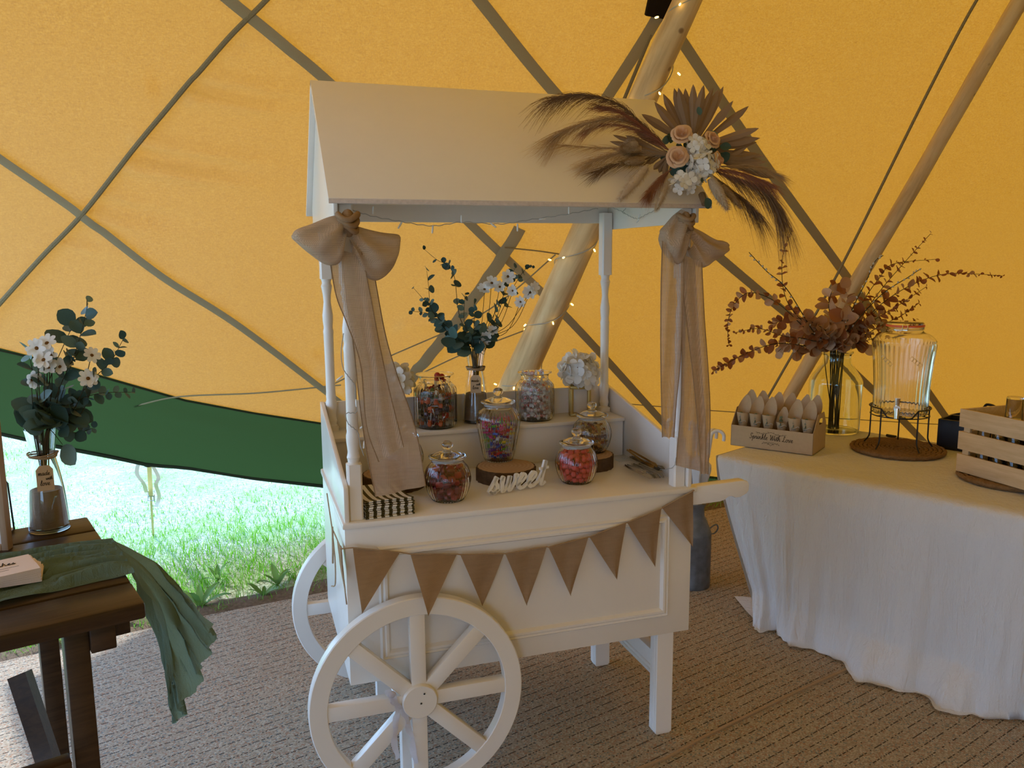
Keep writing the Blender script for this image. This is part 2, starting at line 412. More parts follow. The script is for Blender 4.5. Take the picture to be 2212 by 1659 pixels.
# bare soil band along the matting
sb = MB(); top = []; bot = []
for i in range(90):
    x = -4.2 + i*.1
    k = next(j for j in range(len(edge)-1) if edge[j+1][0] >= x); (xa, ya), (xb, yb) = edge[k], edge[k+1]
    y = ya + (yb-ya)*(x-xa)/(xb-xa)
    w_ = .22 + .12*mnoise.noise(V((x*2.2, 3, 0)))
    sb.v += [(x, y-.05, -.022), (x, y+w_*.35, .006+.012*mnoise.noise(V((x*9, 1, 0)))), (x, y+w_, -.024)]
for i in range(89):
    for k in range(2): sb.f.append((3*i+k, 3*i+3+k, 3*i+4+k, 3*i+1+k)); sb.m.append(0)
struct(sb.build('trim_2', M['soil']))
def edge_y(x):
    k = next(j for j in range(len(edge)-1) if edge[j+1][0] >= x); (xa, ya), (xb, yb) = edge[k], edge[k+1]
    return ya + (yb-ya)*(x-xa)/(xb-xa)
# grass blades
gr = MB(); G = random.Random(3)
def blade(x, y, L, lean, wdt, mi, z=-.03):
    a = G.random()*2*PI; b = G.random()*2*PI
    dx, dy = math.cos(a)*wdt, math.sin(a)*wdt; lx, ly = math.cos(b)*lean*L, math.sin(b)*lean*L
    h = L*math.sqrt(max(.15, 1-lean*lean))
    gr.add([(x-dx, y-dy, z), (x+dx, y+dy, z), (x+lx*.4-dx*.6, y+ly*.4-dy*.6, z+h*.6), (x+lx*.4+dx*.6, y+ly*.4+dy*.6, z+h*.6), (x+lx, y+ly, z+h)],
           [(0,1,3,2), (2,3,4)], mi)
for i in range(62000):
    t_ = G.random()**1.6; x = G.uniform(-3.6, 1.5); d = t_*5.5
    if d > 1.2 and x > .6: continue
    y = edge_y(x) + .04 + d
    n = mnoise.noise(V((x*1.6, y*1.6, 0))); bare = mnoise.noise(V((x*3.1, y*3.1, 5)))
    if d < .35 and (bare > -.12 + d*.8) and x > -2: 
        if G.random() < .8: continue
    green = 1.0 if d < 1.45 + .4*n else (.72 if d < 2.1+.5*n else .25 if n < .12 else .6)
    q = G.random()
    mi = 0 if q < green*.75 else 1 if q < green else 2
    L = G.uniform(.035, .085) if d < 1.3 else G.uniform(.02, .05)
    if mi == 2: L *= .8
    blade(x, y, L, G.uniform(.2, .93), G.uniform(.0014, .003), mi)
for i in range(2600):
    x = G.uniform(1.5, 4.2); y = edge_y(x) + .03 + G.random()**1.5*.9
    if abs(y-2.72-.03*x) < .13: continue                       # the hem of the tent lies close to the ground here
    blade(x, y, G.uniform(.04,.13), G.uniform(.2,.9), .003, 0 if G.random() < .85 else 1)
go = gr.build('grass', [M['blade_g'], M['blade_m'], M['blade_s']], smooth=0, recalc=False)
go['kind'] = 'stuff'; tag(go, 'short sunlit meadow grass growing outside the matting', 'grass')
# broad-leaved weeds at the edge of the matting
wl_ = MB(); pts = [(0,0,0),(.012,.03,.008),(.014,.06,.01),(.008,.085,.006),(0,.1,-.002)]
rows = [[(-p[0], p[1], p[2]), (0, p[1], p[2]-.004), (p[0], p[1], p[2])] for p in pts]
weedleaf = wl_.grid(rows).mesh('leaf', leafmat('weed_leaf', (.10,.24,.05), (.25,.42,.12), .35))
for i, (u, v, s_, nl) in enumerate(((432,1312,1.5,7),(470,1255,1.1,6),(570,1290,1.0,6),(600,1265,1.2,7),(250,1360,1.2,7),(330,1335,.9,5),(110,1400,1.1,7))):
    p = onz(u, v, -.02); wd = thing('weed', 'broad-leaved weed growing in the bare soil at the edge of the matting', 'plant', p, 'weeds along the matting')
    for k in range(nl):
        a = 2*PI*k/nl + i; el = G.uniform(.35, 1.0)
        link('leaf', weedleaf, wd, M=Matrix.Rotation(a, 4, 'Z') @ Matrix.Rotation(el, 4, 'X') @ Matrix.Scale(s_*G.uniform(.7,1.1), 4))

# ---------------------------------------------------------------- tent: one sloping wall behind, hat-shaped roof above, open to the left
WA = V((-.7, 2.5, .45)); WE = V((1, .03, 0)).normalized(); WH = V((.03, -1, 0)).normalized()
SL = math.radians(60); WS = WH*math.cos(SL) + V((0,0,1))*math.sin(SL); WN = WE.cross(WS).normalized()
if WN.y > 0: WN = -WN                                        # points into the tent
def onwall(u, v, off=0): return onpl(u, v, WA + WN*off, WN)
def wab(p): d = V(p) - WA; return d.dot(WE), d.dot(WS)
def wp(a, b, off=0): return WA + WE*a + WS*b + WN*off
def interp(tab, a):
    if a <= tab[0][0]: return tab[0][1]
    for (x0, y0), (x1, y1) in zip(tab, tab[1:]):
        if a <= x1: t_ = (a-x0)/(x1-x0); return y0+(y1-y0)*t_
    return tab[-1][1]
seam_tab = [wab(onwall(u, v)) for u, v in ((0,752),(130,785),(280,828),(400,862),(550,890),(700,913),(900,950),(1250,1000),(1590,1035),(2000,1075))]
hem_tab = [wab(onwall(u, v)) for u, v in ((0,932),(130,962),(250,985),(322,1001),(400,1006),(550,1030),(700,1047),(900,1075),(1250,1100),(1590,1092),(2000,1130))]
seam_tab += [(5.5,-.30),(11,-.36)]; hem_tab += [(5.5,-.47),(11,-.52)]
seam_tab.insert(0, (seam_tab[0][0]-2.0, seam_tab[0][1]+.45)); hem_tab.insert(0, (hem_tab[0][0]-2.0, hem_tab[0][1]+.45))
wr = [((430,165),(690,205),.010,.025),((400,205),(690,240),.012,.028),((520,85),(700,100),.008,.02),((330,185),(480,150),-.008,.04),((290,300),(560,345),.010,.025),
      ((262,355),(540,395),.012,.026),((300,330),(520,365),-.009,.02),((180,465),(330,492),.009,.02),((190,440),(400,470),-.007,.02),((130,525),(260,545),.006,.015),((140,510),(240,520),-.005,.012),
      ((420,185),(640,222),-.010,.022),((210,415),(330,435),.006,.014),((480,110),(640,125),.006,.015),((700,800),(1010,835),.012,.03),((730,840),(1020,870),.012,.03),((860,700),(1010,690),.008,.03),((690,760),(900,790),-.008,.03)]
wr2 = [(wab(onwall(*a)), wab(onwall(*b)), h, s_) for a, b, h, s_ in wr]
def wrinkle(a, b):
    z = .02*math.sin(a*.9+1)*math.sin(b*.8)
    for (a0, b0), (a1, b1), h, s_ in wr2:
        dx, dy = a1-a0, b1-b0; L2 = dx*dx+dy*dy; t_ = ((a-a0)*dx+(b-b0)*dy)/L2
        if -.3 < t_ < 1.3:
            d = abs((a-a0)*dy-(b-b0)*dx)/math.sqrt(L2)
            if d < 4*s_:
                e = math.exp(-(d/s_)**2)
                e *= min(1, max(0, (t_+.06)/.1)) * (1 if t_ < .5 else max(0, 1-(t_-.5)/.75))
                z += h*e*2.2
    return z
A0, A1, BT = -1.05, 9.0, 4.6
cols_ = [A0 + (A1-A0)*i/380 for i in range(381)]
top_rows = []; nb = 150
for j in range(nb+1):
    r_ = []
    for a in cols_:
        b0 = interp(seam_tab, a); b = b0 + (BT-b0)*j/nb
        r_.append(wp(a, b, wrinkle(a, b)))
    top_rows.append(r_)
wall = struct(MB().grid(top_rows).build('wall_back', M['canvas'], smooth=180, recalc=False))
rows = []
for j in range(13):
    rows.append([wp(a, interp(hem_tab, a) + (interp(seam_tab, a)+.01-interp(hem_tab, a))*j/12, .012+.02*math.sin(PI*j/12)+.008*mnoise.noise(V((a*1.5, j*.6, 0)))) for a in cols_])
struct(MB().grid(rows).build('trim_3', M['green'], smooth=180, recalc=False))
hm = MB().tube([wp(a, interp(hem_tab, a), .014) for a in cols_[::3]], .011, 6).build('hem_cord', M['hem'], bpy.data.objects['trim_3'])
MB().tube([wp(a, interp(seam_tab, a), .016) for a in cols_[::3]], .004, 5).build('seam_piping', M['hem'], bpy.data.objects['trim_3'])
def ribbon_on_wall(name, px, wid, off=.018, mat='strap', parent=wall, n=8, wave=0):
    P = [V(p) for p in cr([onwall(u, v) for u, v in px], n)]; rows = []
    for i, p in enumerate(P):
        t_ = (P[min(i+1, len(P)-1)] - P[max(i-1, 0)]).normalized(); s_ = WN.cross(t_).normalized()
        a, b = wab(p); o = off + max(0, wrinkle(a, b)) + wave*abs(math.sin(i*.9))
        rows.append([p + s_*(wid*k/2) + WN*(o+(.003 if k == 0 else 0)) for k in (-1, 0, 1)])
    return MB().grid(rows).build(name, M[mat], parent, smooth=180, recalc=False)
ribbon_on_wall('seam_strap', ((-190,200),(-60,292),(0,335),(180,460),(350,590),(520,700),(735,865)), .036)
ribbon_on_wall('seam_strap', ((430,-60),(500,0),(700,165),(860,320),(1020,485),(1230,690),(1440,920)), .046)
ribbon_on_wall('seam_strap', ((990,-60),(1035,0),(1200,203),(1400,415),(1560,560),(1760,728),(1885,842),(2010,970)), .052)
ribbon_on_wall('seam_strap', ((1430,30),(1475,95),(1640,340),(1840,615),(2040,898)), .052)
ribbon_on_wall('strap_and_strip', ((1118,485),(1040,605),(940,738),(880,812)), .074, off=.03, wave=.010)
ribbon_on_wall('strap_and_strip', ((1440,-40),(1410,40),(1305,205),(1240,300)), .062, off=.03)
ribbon_on_wall('strap_and_strip', ((1400,70),(1340,215)), .02, off=.03, mat='rope')  # narrow dark strip drawn between the strap and the thick pole
ribbon_on_wall('seam_line', ((290,871),(390,850),(560,842),(735,825)), .010)
ribbon_on_wall('seam_line', ((1300,864),(1530,883),(1850,903),(2212,925)), .008)
rp = [onwall(u, v, .034) for u, v in ((640,-75),(575,0),(500,75),(430,155),(410,176),(360,236),(290,320),(180,460),(90,555),(0,655),(-60,725),(-120,795))]
MB().tube([p for p in cr(rp, 8)], .0105, 7).build('seam_rope', M['rope'], wall)
def on_off(u, v, off): return onwall(u, v, off)
# inner ropes and lines that run along the wall
for nm, px, off, r_, lab in (('guy_rope', ((2170,-80),(2110,0),(2004,200),(1810,590),(1692,800),(1600,960)), .10, .008, 'thin dark rope running down beside the slim bare pole'),):
    tag(MB().tube(cr([on_off(u, v, off) for u, v in px], 6), r_, 6).build(nm, M['rope']), lab, 'rope')
tag(MB().tube(cr([on_off(u, v, .085) for u, v in ((720,830),(830,775),(1000,700),(1090,645),(1200,550))], 6), .004, 5).build('guy_rope', M['rope']), 'thin cord slanting behind the pole wrapped in fairy lights', 'rope')
tag(MB().tube(cr([on_off(u, v, .06) for u, v in ((900,812),(1000,765),(1130,715))], 6), .004, 5).build('guy_rope', M['rope']), 'short thin cord behind the sweet jars tied to the thick pole', 'rope')
tag(MB().tube(cr([on_off(u, v, .06) for u, v in ((1090,535),(1160,542),(1215,550))], 6), .004, 5).build('guy_rope', M['rope']), 'short level cord below the cart roof tied to the thick pole', 'rope')
# black pocket where the strap meets the pole
pk = [onwall(u, v, .05) for u, v in ((1404,-30),(1475,-30),(1446,42),(1391,32))]
pb = MB(); pb.add([p + WN*.02 for p in pk] + [p - WN*.0 for p in pk], [(0,1,2,3),(7,6,5,4),(0,4,5,1),(1,5,6,2),(2,6,7,3),(3,7,4,0)])
pb.build('strap_pocket', M['blackfab'], wall, bevel=.004)
# the rest of the tent: opposite slope behind the camera, right end, added daylight screens
def quadgrid(a, b, c, d, n=12, sag=.0):
    a, b, c, d = V(a), V(b), V(c), V(d); rows = []
    for j in range(n+1):
        t_ = j/n; rows.append([(a.lerp(b, s_)).lerp(d.lerp(c, s_), t_) + V((0,0,-sag*math.sin(PI*s_)*math.sin(PI*t_))) for s_ in [i/n for i in range(n+1)]])
    return MB().grid(rows)
T0, T1 = wp(A0, BT), wp(A1, BT)
Q0, Q1 = T0 + V((-.4,-6.0,-2.2)), T1 + V((1.0,-6.0,-2.2))
struct(quadgrid(T0, T1, Q1, Q0).build('ceiling', M['canvas'], smooth=180, recalc=False))
LT, LQ = V((T0.x-1.5, T0.y+1.9, 2.35)), V((Q0.x-1.0, Q0.y+.4, 2.05))
LM = LT.lerp(LQ, .62)
struct(quadgrid(LM, LQ, V((LQ.x-.5, LQ.y, .1)), V((LM.x-.5, LM.y, .1))).build('added_wall_panel', M['canvas'], smooth=180, recalc=False))  # unseen panel added to keep rear-left daylight off the cart front
struct(quadgrid(T0, Q0, LQ, LT).build('added_wall_left', M['canvas'], smooth=180, recalc=False))  # unseen canvas added to lower the left opening, so daylight enters low
struct(quadgrid(wp(A1, -.3), T1, Q1, V((Q1.x+1.6, Q1.y-1, .1))).build('wall_right', M['canvas'], smooth=180, recalc=False))
struct(quadgrid(Q0, Q1, V((Q1.x+1.6, Q1.y-1, .1)), V((Q0.x+.2, Q0.y-1.2, .1))).build('added_wall_front', M['canvas'], smooth=180, recalc=False))  # unseen canvas added behind the camera to shut out daylight there
# ---------------------------------------------------------------- poles
def pole(name, px, off, r0, r1, label, bumps=0):
    a, b = [V(on_off(u, v, off)) for u, v in px]
    d = (b-a).normalized(); foot = a + d*((.0-a.z)/d.z); top = a + d*((4.0-a.z)/d.z)
    L = (top-foot).length; mb = MB(); n = 70; pts = []; rs = []
    for i in range(n+1):
        t_ = i/n; pts.append((0,0,L*t_)); rs.append((r0+(r1-r0)*t_)*(1+.035*mnoise.noise(V((t_*17, bumps, 0)))))
    vs = []; m = 22
    for i in range(n+1):
        for k in range(m):
            an = 2*PI*k/m; q = rs[i]*(1+.03*mnoise.noise(V((math.cos(an)*1.4, math.sin(an)*1.4, i*.25+bumps))))
            vs.append((q*math.cos(an)+.008*math.sin(i*.21+bumps), q*math.sin(an), pts[i][2]))
    mb.add(vs, [(i*m+k, i*m+(k+1)%m, (i+1)*m+(k+1)%m, (i+1)*m+k) for i in range(n) for k in range(m)] + [tuple(range(m))[::-1], tuple(range(n*m, n*m+m))])
    o = mb.build(name, M['pole'], smooth=180)
    o.matrix_world = frame(foot, d); tag(o, label, 'pole'); return o, foot, d
pole1, P1F, P1D = pole('tent_pole', ((1122,815),(1460,60)), .34, .099, .038, 'thick peeled log tent pole wrapped in a string of fairy lights', 2)
pole2, P2F, P2D = pole('tent_pole', ((1730,815),(2186,35)), .16, .046, .040, 'slim bare wooden tent pole leaning behind the drinks table', 7)
# fairy lights round the thick pole
FXm = frame(P1F, P1D)
fl = thing('fairy_lights', 'string of small warm lit fairy lights wound around the thick pole', 'fairy lights', P1F)
inv = Matrix.Translation(-P1F)
lp = []; NTn = 130
def plocal(z, a, r): return (FXm @ V((r*math.cos(a), r*math.sin(a), z))) - P1F
turns = 8.0
POLL = 4.0/P1D.z
def POLR(z): return .099 + (.038-.099)*z/POLL
for i in range(NTn*2):
    z = .55 + i/(NTn*2)*3.2; a = i/(NTn*2)*turns*2*PI + .6
    lp.append(plocal(z, a, POLR(z) + .004 + .003*math.sin(i*.7)))
MB().tube(lp, .0028, 5).build('cord', M['cord'], fl)
bulbmesh = MB().lathe([(.0001,-.004),(.003,-.003),(.0042,.004),(.0036,.011),(.0001,.014)], 8).mesh('bulb', M['bulb'], 180)
for i in range(0, NTn*2, 7):
    z = .55 + i/(NTn*2)*3.2; a = i/(NTn*2)*turns*2*PI + .6
    p = plocal(z, a, POLR(z) + .014 + .02*R.random()); n = (p - plocal(z, a, 0)).normalized() + V((0,0,R.uniform(-1,.3)))
    link('bulb', bulbmesh, fl, M=frame(p, n))
# ---------------------------------------------------------------- guy strap with buckle
gs = thing('guy_strap', 'pale yellow webbing guy strap with a metal buckle holding down the green tent skirt', 'strap', onz(331,1158,-.03))
a_ = onwall(322, 1003); b_ = onz(331, 1158, -.03); gl = lambda p: V(p) - gs.location
MS = plain('webbing_yellow', (.62,.52,.22), .8, .2); MC = plain('webbing_cream', (.78,.74,.55), .8, .2)
def rib(P, wid, side): 
    rows = [[gl(V(p) - V(side)*wid/2), gl(V(p) + V(side)*wid/2)] for p in P]; return MB().grid(rows)
mid = a_.lerp(b_, .42)
rib([a_ + V((.0,0,-.01)), a_.lerp(b_,.2), mid], .025, RT).build('upper_strap', MS, gs, recalc=False)
rib([mid, a_.lerp(b_,.7), b_], .013, RT).build('lower_strap', MS, gs, recalc=False)
rib(cr([a_+V((-.05,-.02,.02)), a_+V((-.06,-.03,-.04)), a_+V((-.03,-.03,-.10)), mid+V((-.02,-.02,.03))], 6), .022, RT).build('strap_end', MC, gs, recalc=False)
rib(cr([a_+V((.02,-.01,-.01)), a_+V((.045,-.03,-.07)), a_+V((.03,-.03,-.11)), mid+V((.045,-.02,-.0)), mid+V((.025,-.02,-.06))], 6), .022, RT).build('strap_end', MC, gs, recalc=False)
bk = MB(); c = gl(mid)
bk.tube([c+RT*x+UP*z for x, z in ((-.018,.03),(.018,.03),(.018,-.025),(-.018,-.025),(-.018,.03))], .004, 6); bk.tube([c+RT*-.018, c+RT*.018], .004, 6)
bk.build('buckle', M['steel'], gs)
MB().tube([gl(b_)+V((0,0,.03)), gl(b_)-V((0,0,.06))], .006, 6).build('peg', M['steel'], gs)
MB().sphere(gl(a_+V((0,-.01,.0))), (.028,.014,.014), 10, 6).build('corner_patch', M['blackfab'], gs)
# ================================================================ SWEET CART
L, D, ZT, ZB = 1.138, .661, .87, .368
cart = thing('sweet_cart', 'white painted wooden sweet cart with a pitched roof, turned posts and two spoked wheels', 'cart', (0,0,0))
W = M['white']
def part(mb, name, parent=cart, mat=W, bevel=.002, smooth=35): return mb.build(name, mat, parent, smooth, bevel=bevel)
part(MB().box((0,0,ZB), (L,D,ZT-.018)), 'cabinet')
part(MB().box((-.006,-.008,ZT-.018), (L+.014,D+.004,ZT)), 'counter', bevel=.004)
# framed panel mouldings front, and at the ends
def moulding(x0, x1, z0, z1, y, parent=cart):
    prof = [(0,0),(.006,.009),(.012,.006),(.018,.012),(.025,.012),(.030,.004),(.032,0)]
    for nm, pa, pb, inn in (('t',(x0,z1),(x1,z1),(0,-1)), ('b',(x1,z0),(x0,z0),(0,1)), ('l',(x0,z0),(x0,z1),(1,0)), ('r',(x1,z1),(x1,z0),(-1,0))):
        mb = MB(); rows = []
        dx, dz = (pb[0]-pa[0]), (pb[1]-pa[1]); ll = math.hypot(dx, dz); dx /= ll; dz /= ll
        ra = []; rb = []
        for d, h in prof:
            ra.append((pa[0]+inn[0]*d+dx*d, y-h, pa[1]+inn[1]*d+dz*d)); rb.append((pb[0]+inn[0]*d-dx*d, y-h, pb[1]+inn[1]*d-dz*d))
        mb.grid([ra, rb]); mb.build('panel_moulding', W, parent, smooth=40, recalc=True)
moulding(.092, 1.056, .432, .788, 0)
# end panels on the counter: sloping boards left and right, board behind, step shelf
for x0, nm in ((.002, 'side_board'), (L-.016, 'side_board')):
    part(MB().prism([(.004,ZT-.002),(D-.004,ZT-.002),(D-.004,1.118),(.62,1.112),(.02,.978),(.004,.972)], 'x', x0, x0+.014), nm)
part(MB().box((.016,D-.016,ZT-.002), (L-.016,D-.004,1.117)), 'back_board')
sh = part(MB().box((.018,.474,1.004), (L-.018,D-.016,1.018)), 'shelf')
part(MB().box((.02,.485,ZT-.001), (L-.02,.497,1.004)), 'riser')
# posts: square - turned - square
def post(x, y, zb):
    mb = MB(); h = .021
    mb.prism([(x-h,y-h+.005),(x-h+.005,y-h),(x+h-.005,y-h),(x+h,y-h+.005),(x+h,y+h-.005),(x+h-.005,y+h),(x-h+.005,y+h),(x-h,y+h-.005)], 'z', zb, 1.035)
    mb.prism([(x-h,y-h+.005),(x-h+.005,y-h),(x+h-.005,y-h),(x+h,y-h+.005),(x+h,y+h-.005),(x+h-.005,y+h),(x-h+.005,y+h),(x-h,y+h-.005)], 'z', 1.555, 1.79)
    mb.lathe([(.0205,1.03),(.0205,1.036),(.016,1.040),(.0175,1.048),(.0195,1.055),(.0175,1.062),(.016,1.072),(.019,1.10),(.0195,1.12),(.0165,1.13),(.0175,1.14),(.0165,1.16),(.0162,1.25),(.0172,1.36),(.0185,1.372),(.0155,1.385),(.0165,1.395),(.018,1.41),(.0185,1.43),(.0155,1.45),(.0125,1.475),(.014,1.50),(.0175,1.52),(.0195,1.53),(.0155,1.54),(.0165,1.548),(.0205,1.558)], 20, Matrix.Translation((x,y,0)))
    return mb.build('post', W, cart, 30)
PI_ = .038
post(PI_, PI_, ZT-.002); post(L-PI_, PI_, ZT-.002); post(PI_, D-PI_, ZT-.002); post(L-PI_, D-PI_, ZT-.002)
# roof
EF, ZE, ZR = -.055, 1.783, 2.158
def slab(p0, p1, x0, x1, th, nm):
    n = V((0, -(p1[1]-p0[1]), p1[0]-p0[0])); n = V((0, n.y, n.z)).normalized()
    if n.z < 0: n = -n
    a, b = V((0, *p0)), V((0, *p1)); q = [a, b, b-n*th, a-n*th]
    return part(MB().prism([(p.y, p.z) for p in q], 'x', x0, x1), nm, bevel=.0015)
XL, XR = -.014, 1.146
rf = slab((EF, ZE), (D/2, ZR), XL, XR, .016, 'roof_front')
slab((D+.055, ZE), (D/2+.0, ZR-.001), XL, XR, .016, 'roof_back')
part(MB().box((XL+.0005,EF-.001,ZE-.0135), (XR-.0005,EF+.010,ZE-.002)), 'eave_edge', mat=plain('worn_white', (.62,.54,.50), .5, .3, .25, 90), bevel=.001)
def gable(x0):
    part(MB().prism([(.0,1.728),(D,1.728),(D,1.80),(D/2,2.136),(.0,1.80)], 'x', x0, x0+.012), 'gable_board')
gable(.004); gable(L-.016)
part(MB().box((.017,D-.012,1.752), (L-.017,D,1.86)), 'eave_board')
part(MB().box((.017,.0,1.772), (L-.017,.01,1.80)), 'front_rail')
# handles
for y0 in (.012, D-.05):
    pts = [(L-.02,.868),(1.335,.874),(1.352,.868),(1.357,.858),(1.357,.838),(1.348,.826),(1.325,.816),(1.305,.815),(1.292,.822),(1.278,.822),(1.262,.812),(1.245,.808),(L-.02,.805)]
    part(MB().prism(pts, 'y', y0-.012, y0+.026), 'handle', bevel=.004)
# legs with reeded faces, stretchers
def leg(x, y):
    mb = MB(); pr = [(x,y),(x+.058,y),(x+.062,y+.004),(x+.062,y+.05),(x,y+.05),(x,y+.034),(x+.003,y+.032),(x-.0005,y+.029),(x-.0005,y+.023),(x+.003,y+.020),(x+.003,y+.017),(x-.0005,y+.014),(x-.0005,y+.008),(x+.003,y+.005)]
    mb.prism(pr, 'z', .006, ZB+.002); mb.prism([((px-x-.031)*.88+x+.031, (py-y-.025)*.88+y+.025) for px, py in pr], 'z', 0, .0065)
    part(mb, 'leg', bevel=0)
for lx in (.150, 1.023):
    leg(lx, .004); leg(lx, .508)
    st_ = part(MB().box((lx+.012,.053,.19), (lx+.05,.51,.28)), 'stretcher')
    for z in (.205, .222):
        MB().tube([(lx+.012,.053,z),(lx+.012,.51,z)], .0045, 6).build('reed', W, st_)
# wheels
def wheel(yf, yb, rot):
    wx, wz, r = .193, .322, .322
    wh = bpy.data.objects.new('wheel', None); col.objects.link(wh); wh.parent = cart; wh.location = (wx, (yf+yb)/2, wz)
    hy = (yb-yf)/2; n = 72; mb = MB(); vs = []
    ri = r-.054
    for rr, y in ((r-.003,-hy),(r,-hy+.003),(r,hy-.003),(r-.003,hy),(ri+.002,hy),(ri,hy-.002),(ri,-hy+.002),(ri+.002,-hy)):
        vs += [(rr*math.cos(2*PI*k/n), y, rr*math.sin(2*PI*k/n)) for k in range(n)]
    mb.add(vs, [(i*n+k, i*n+(k+1)%n, ((i+1)%8)*n+(k+1)%n, ((i+1)%8)*n+k) for i in range(8) for k in range(n)])
    rm = mb.build('rim', W, wh, 40)
    for k in range(8):
        a = rot + k*PI/4
        s_ = MB().box((.03,-hy*.82,-.0225), (ri+.012,hy*.82,.0225), M=Matrix.Rotation(-a, 4, 'Y')).build('spoke', W, wh, bevel=.002)
    hb = MB().lathe([(.0001,-hy-.014),(.050,-hy-.014),(.0525,-hy-.011),(.0525,hy+.008),(.05,hy+.011),(.0001,hy+.011)], 40, Matrix.Rotation(PI/2, 4, 'X')).build('hub', W, wh, 40)
    for px, pz in ((.002,-.002),(.012,.027)):
        MB().sphere((px, -hy-.0145 if yf < 0 else hy+.0115, pz), (.003,.0015,.003), 8, 5).build('screw', M['wire'], hb)
    return wh
wheel(-.068, -.030, .0); wheel(D+.030, D+.068, .0)
MB().tube([(.193,-.03,.322),(.193,D+.03,.322)], .018, 14).build('axle', W, cart)
# ---------------------------------------------------------------- bunting
bt = thing('bunting', 'brown hessian triangle bunting strung along the front of the white cart', 'bunting', (0,-.02,.8))
flags = [((762,1182),(865,1192),(782,1326),-.026,-.112),((887,1196),(988,1196),(925,1331),-.024,-.112),((994,1197),(1090,1195),(1042,1309),-.024,-.030),
         ((1091,1195),(1181,1180),(1138,1308),-.024,-.03),((1184,1181),(1270,1159),(1233,1287),-.024,-.03),((1272,1159),(1352,1128),(1333,1252),-.022,-.028),
         ((1354,1128),(1429,1097),(1415,1224),-.020,-.026),((1430,1096),(1499,1058),(1496,1181),-.014,-.020)]
def flag_mesh(a, b, c, seed, nm='flag'):
    a, b, c = V(a), V(b), V(c); rows = []; n = 8
    nrm = (b-a).cross(c-a).normalized()
    for j in range(n+1):
        t_ = j/n; l, r_ = a.lerp(c, t_), b.lerp(c, t_)
        rows.append([l.lerp(r_, k/6) + nrm*(.004*math.sin(k*1.1+j*.5+seed)*(1-t_*.5)) - bt.location for k in range(7)])
    return MB().grid(rows).build(nm, M['hessian'], bt, smooth=180)
tops = []
for i, (a, b, c, yt, yc) in enumerate(flags):
    A_, B_, C_ = ony(*a, yt), ony(*b, yt), ony(*c, yc); flag_mesh(A_, B_, C_, i); tops += [A_, B_]
# the flag that turns the corner and hangs at the cart's end
flag_mesh(onx(729,1168,-.012), V((-.012,-.012,.80)), onx(749,1306,-.014), 3)
stp = [onx(706,1065,-.016), onx(717,1140,-.016), onx(729,1167,-.014), V((-.014,-.014,.802))] + tops
MB().tube([V(p)+V((0,-.002,-.001)) - bt.location for p in stp], .0022, 5).build('string', M['twine'], bt)
MB().tube([V(p) - bt.location for p in cr([onx(717,1140,-.016), onx(721,1180,-.02), onx(724,1215,-.018), onx(724,1262,-.016), onx(716,1266,-.016)], 6)], .0022, 5).build('string_end', M['twine'], bt)
MB().tube([V(p) - bt.location for p in cr([onx(718,1138,-.018), onx(719,1180,-.022), onx(719,1216,-.018)], 6)], .003, 5).build('string_end', M['twine'], bt)
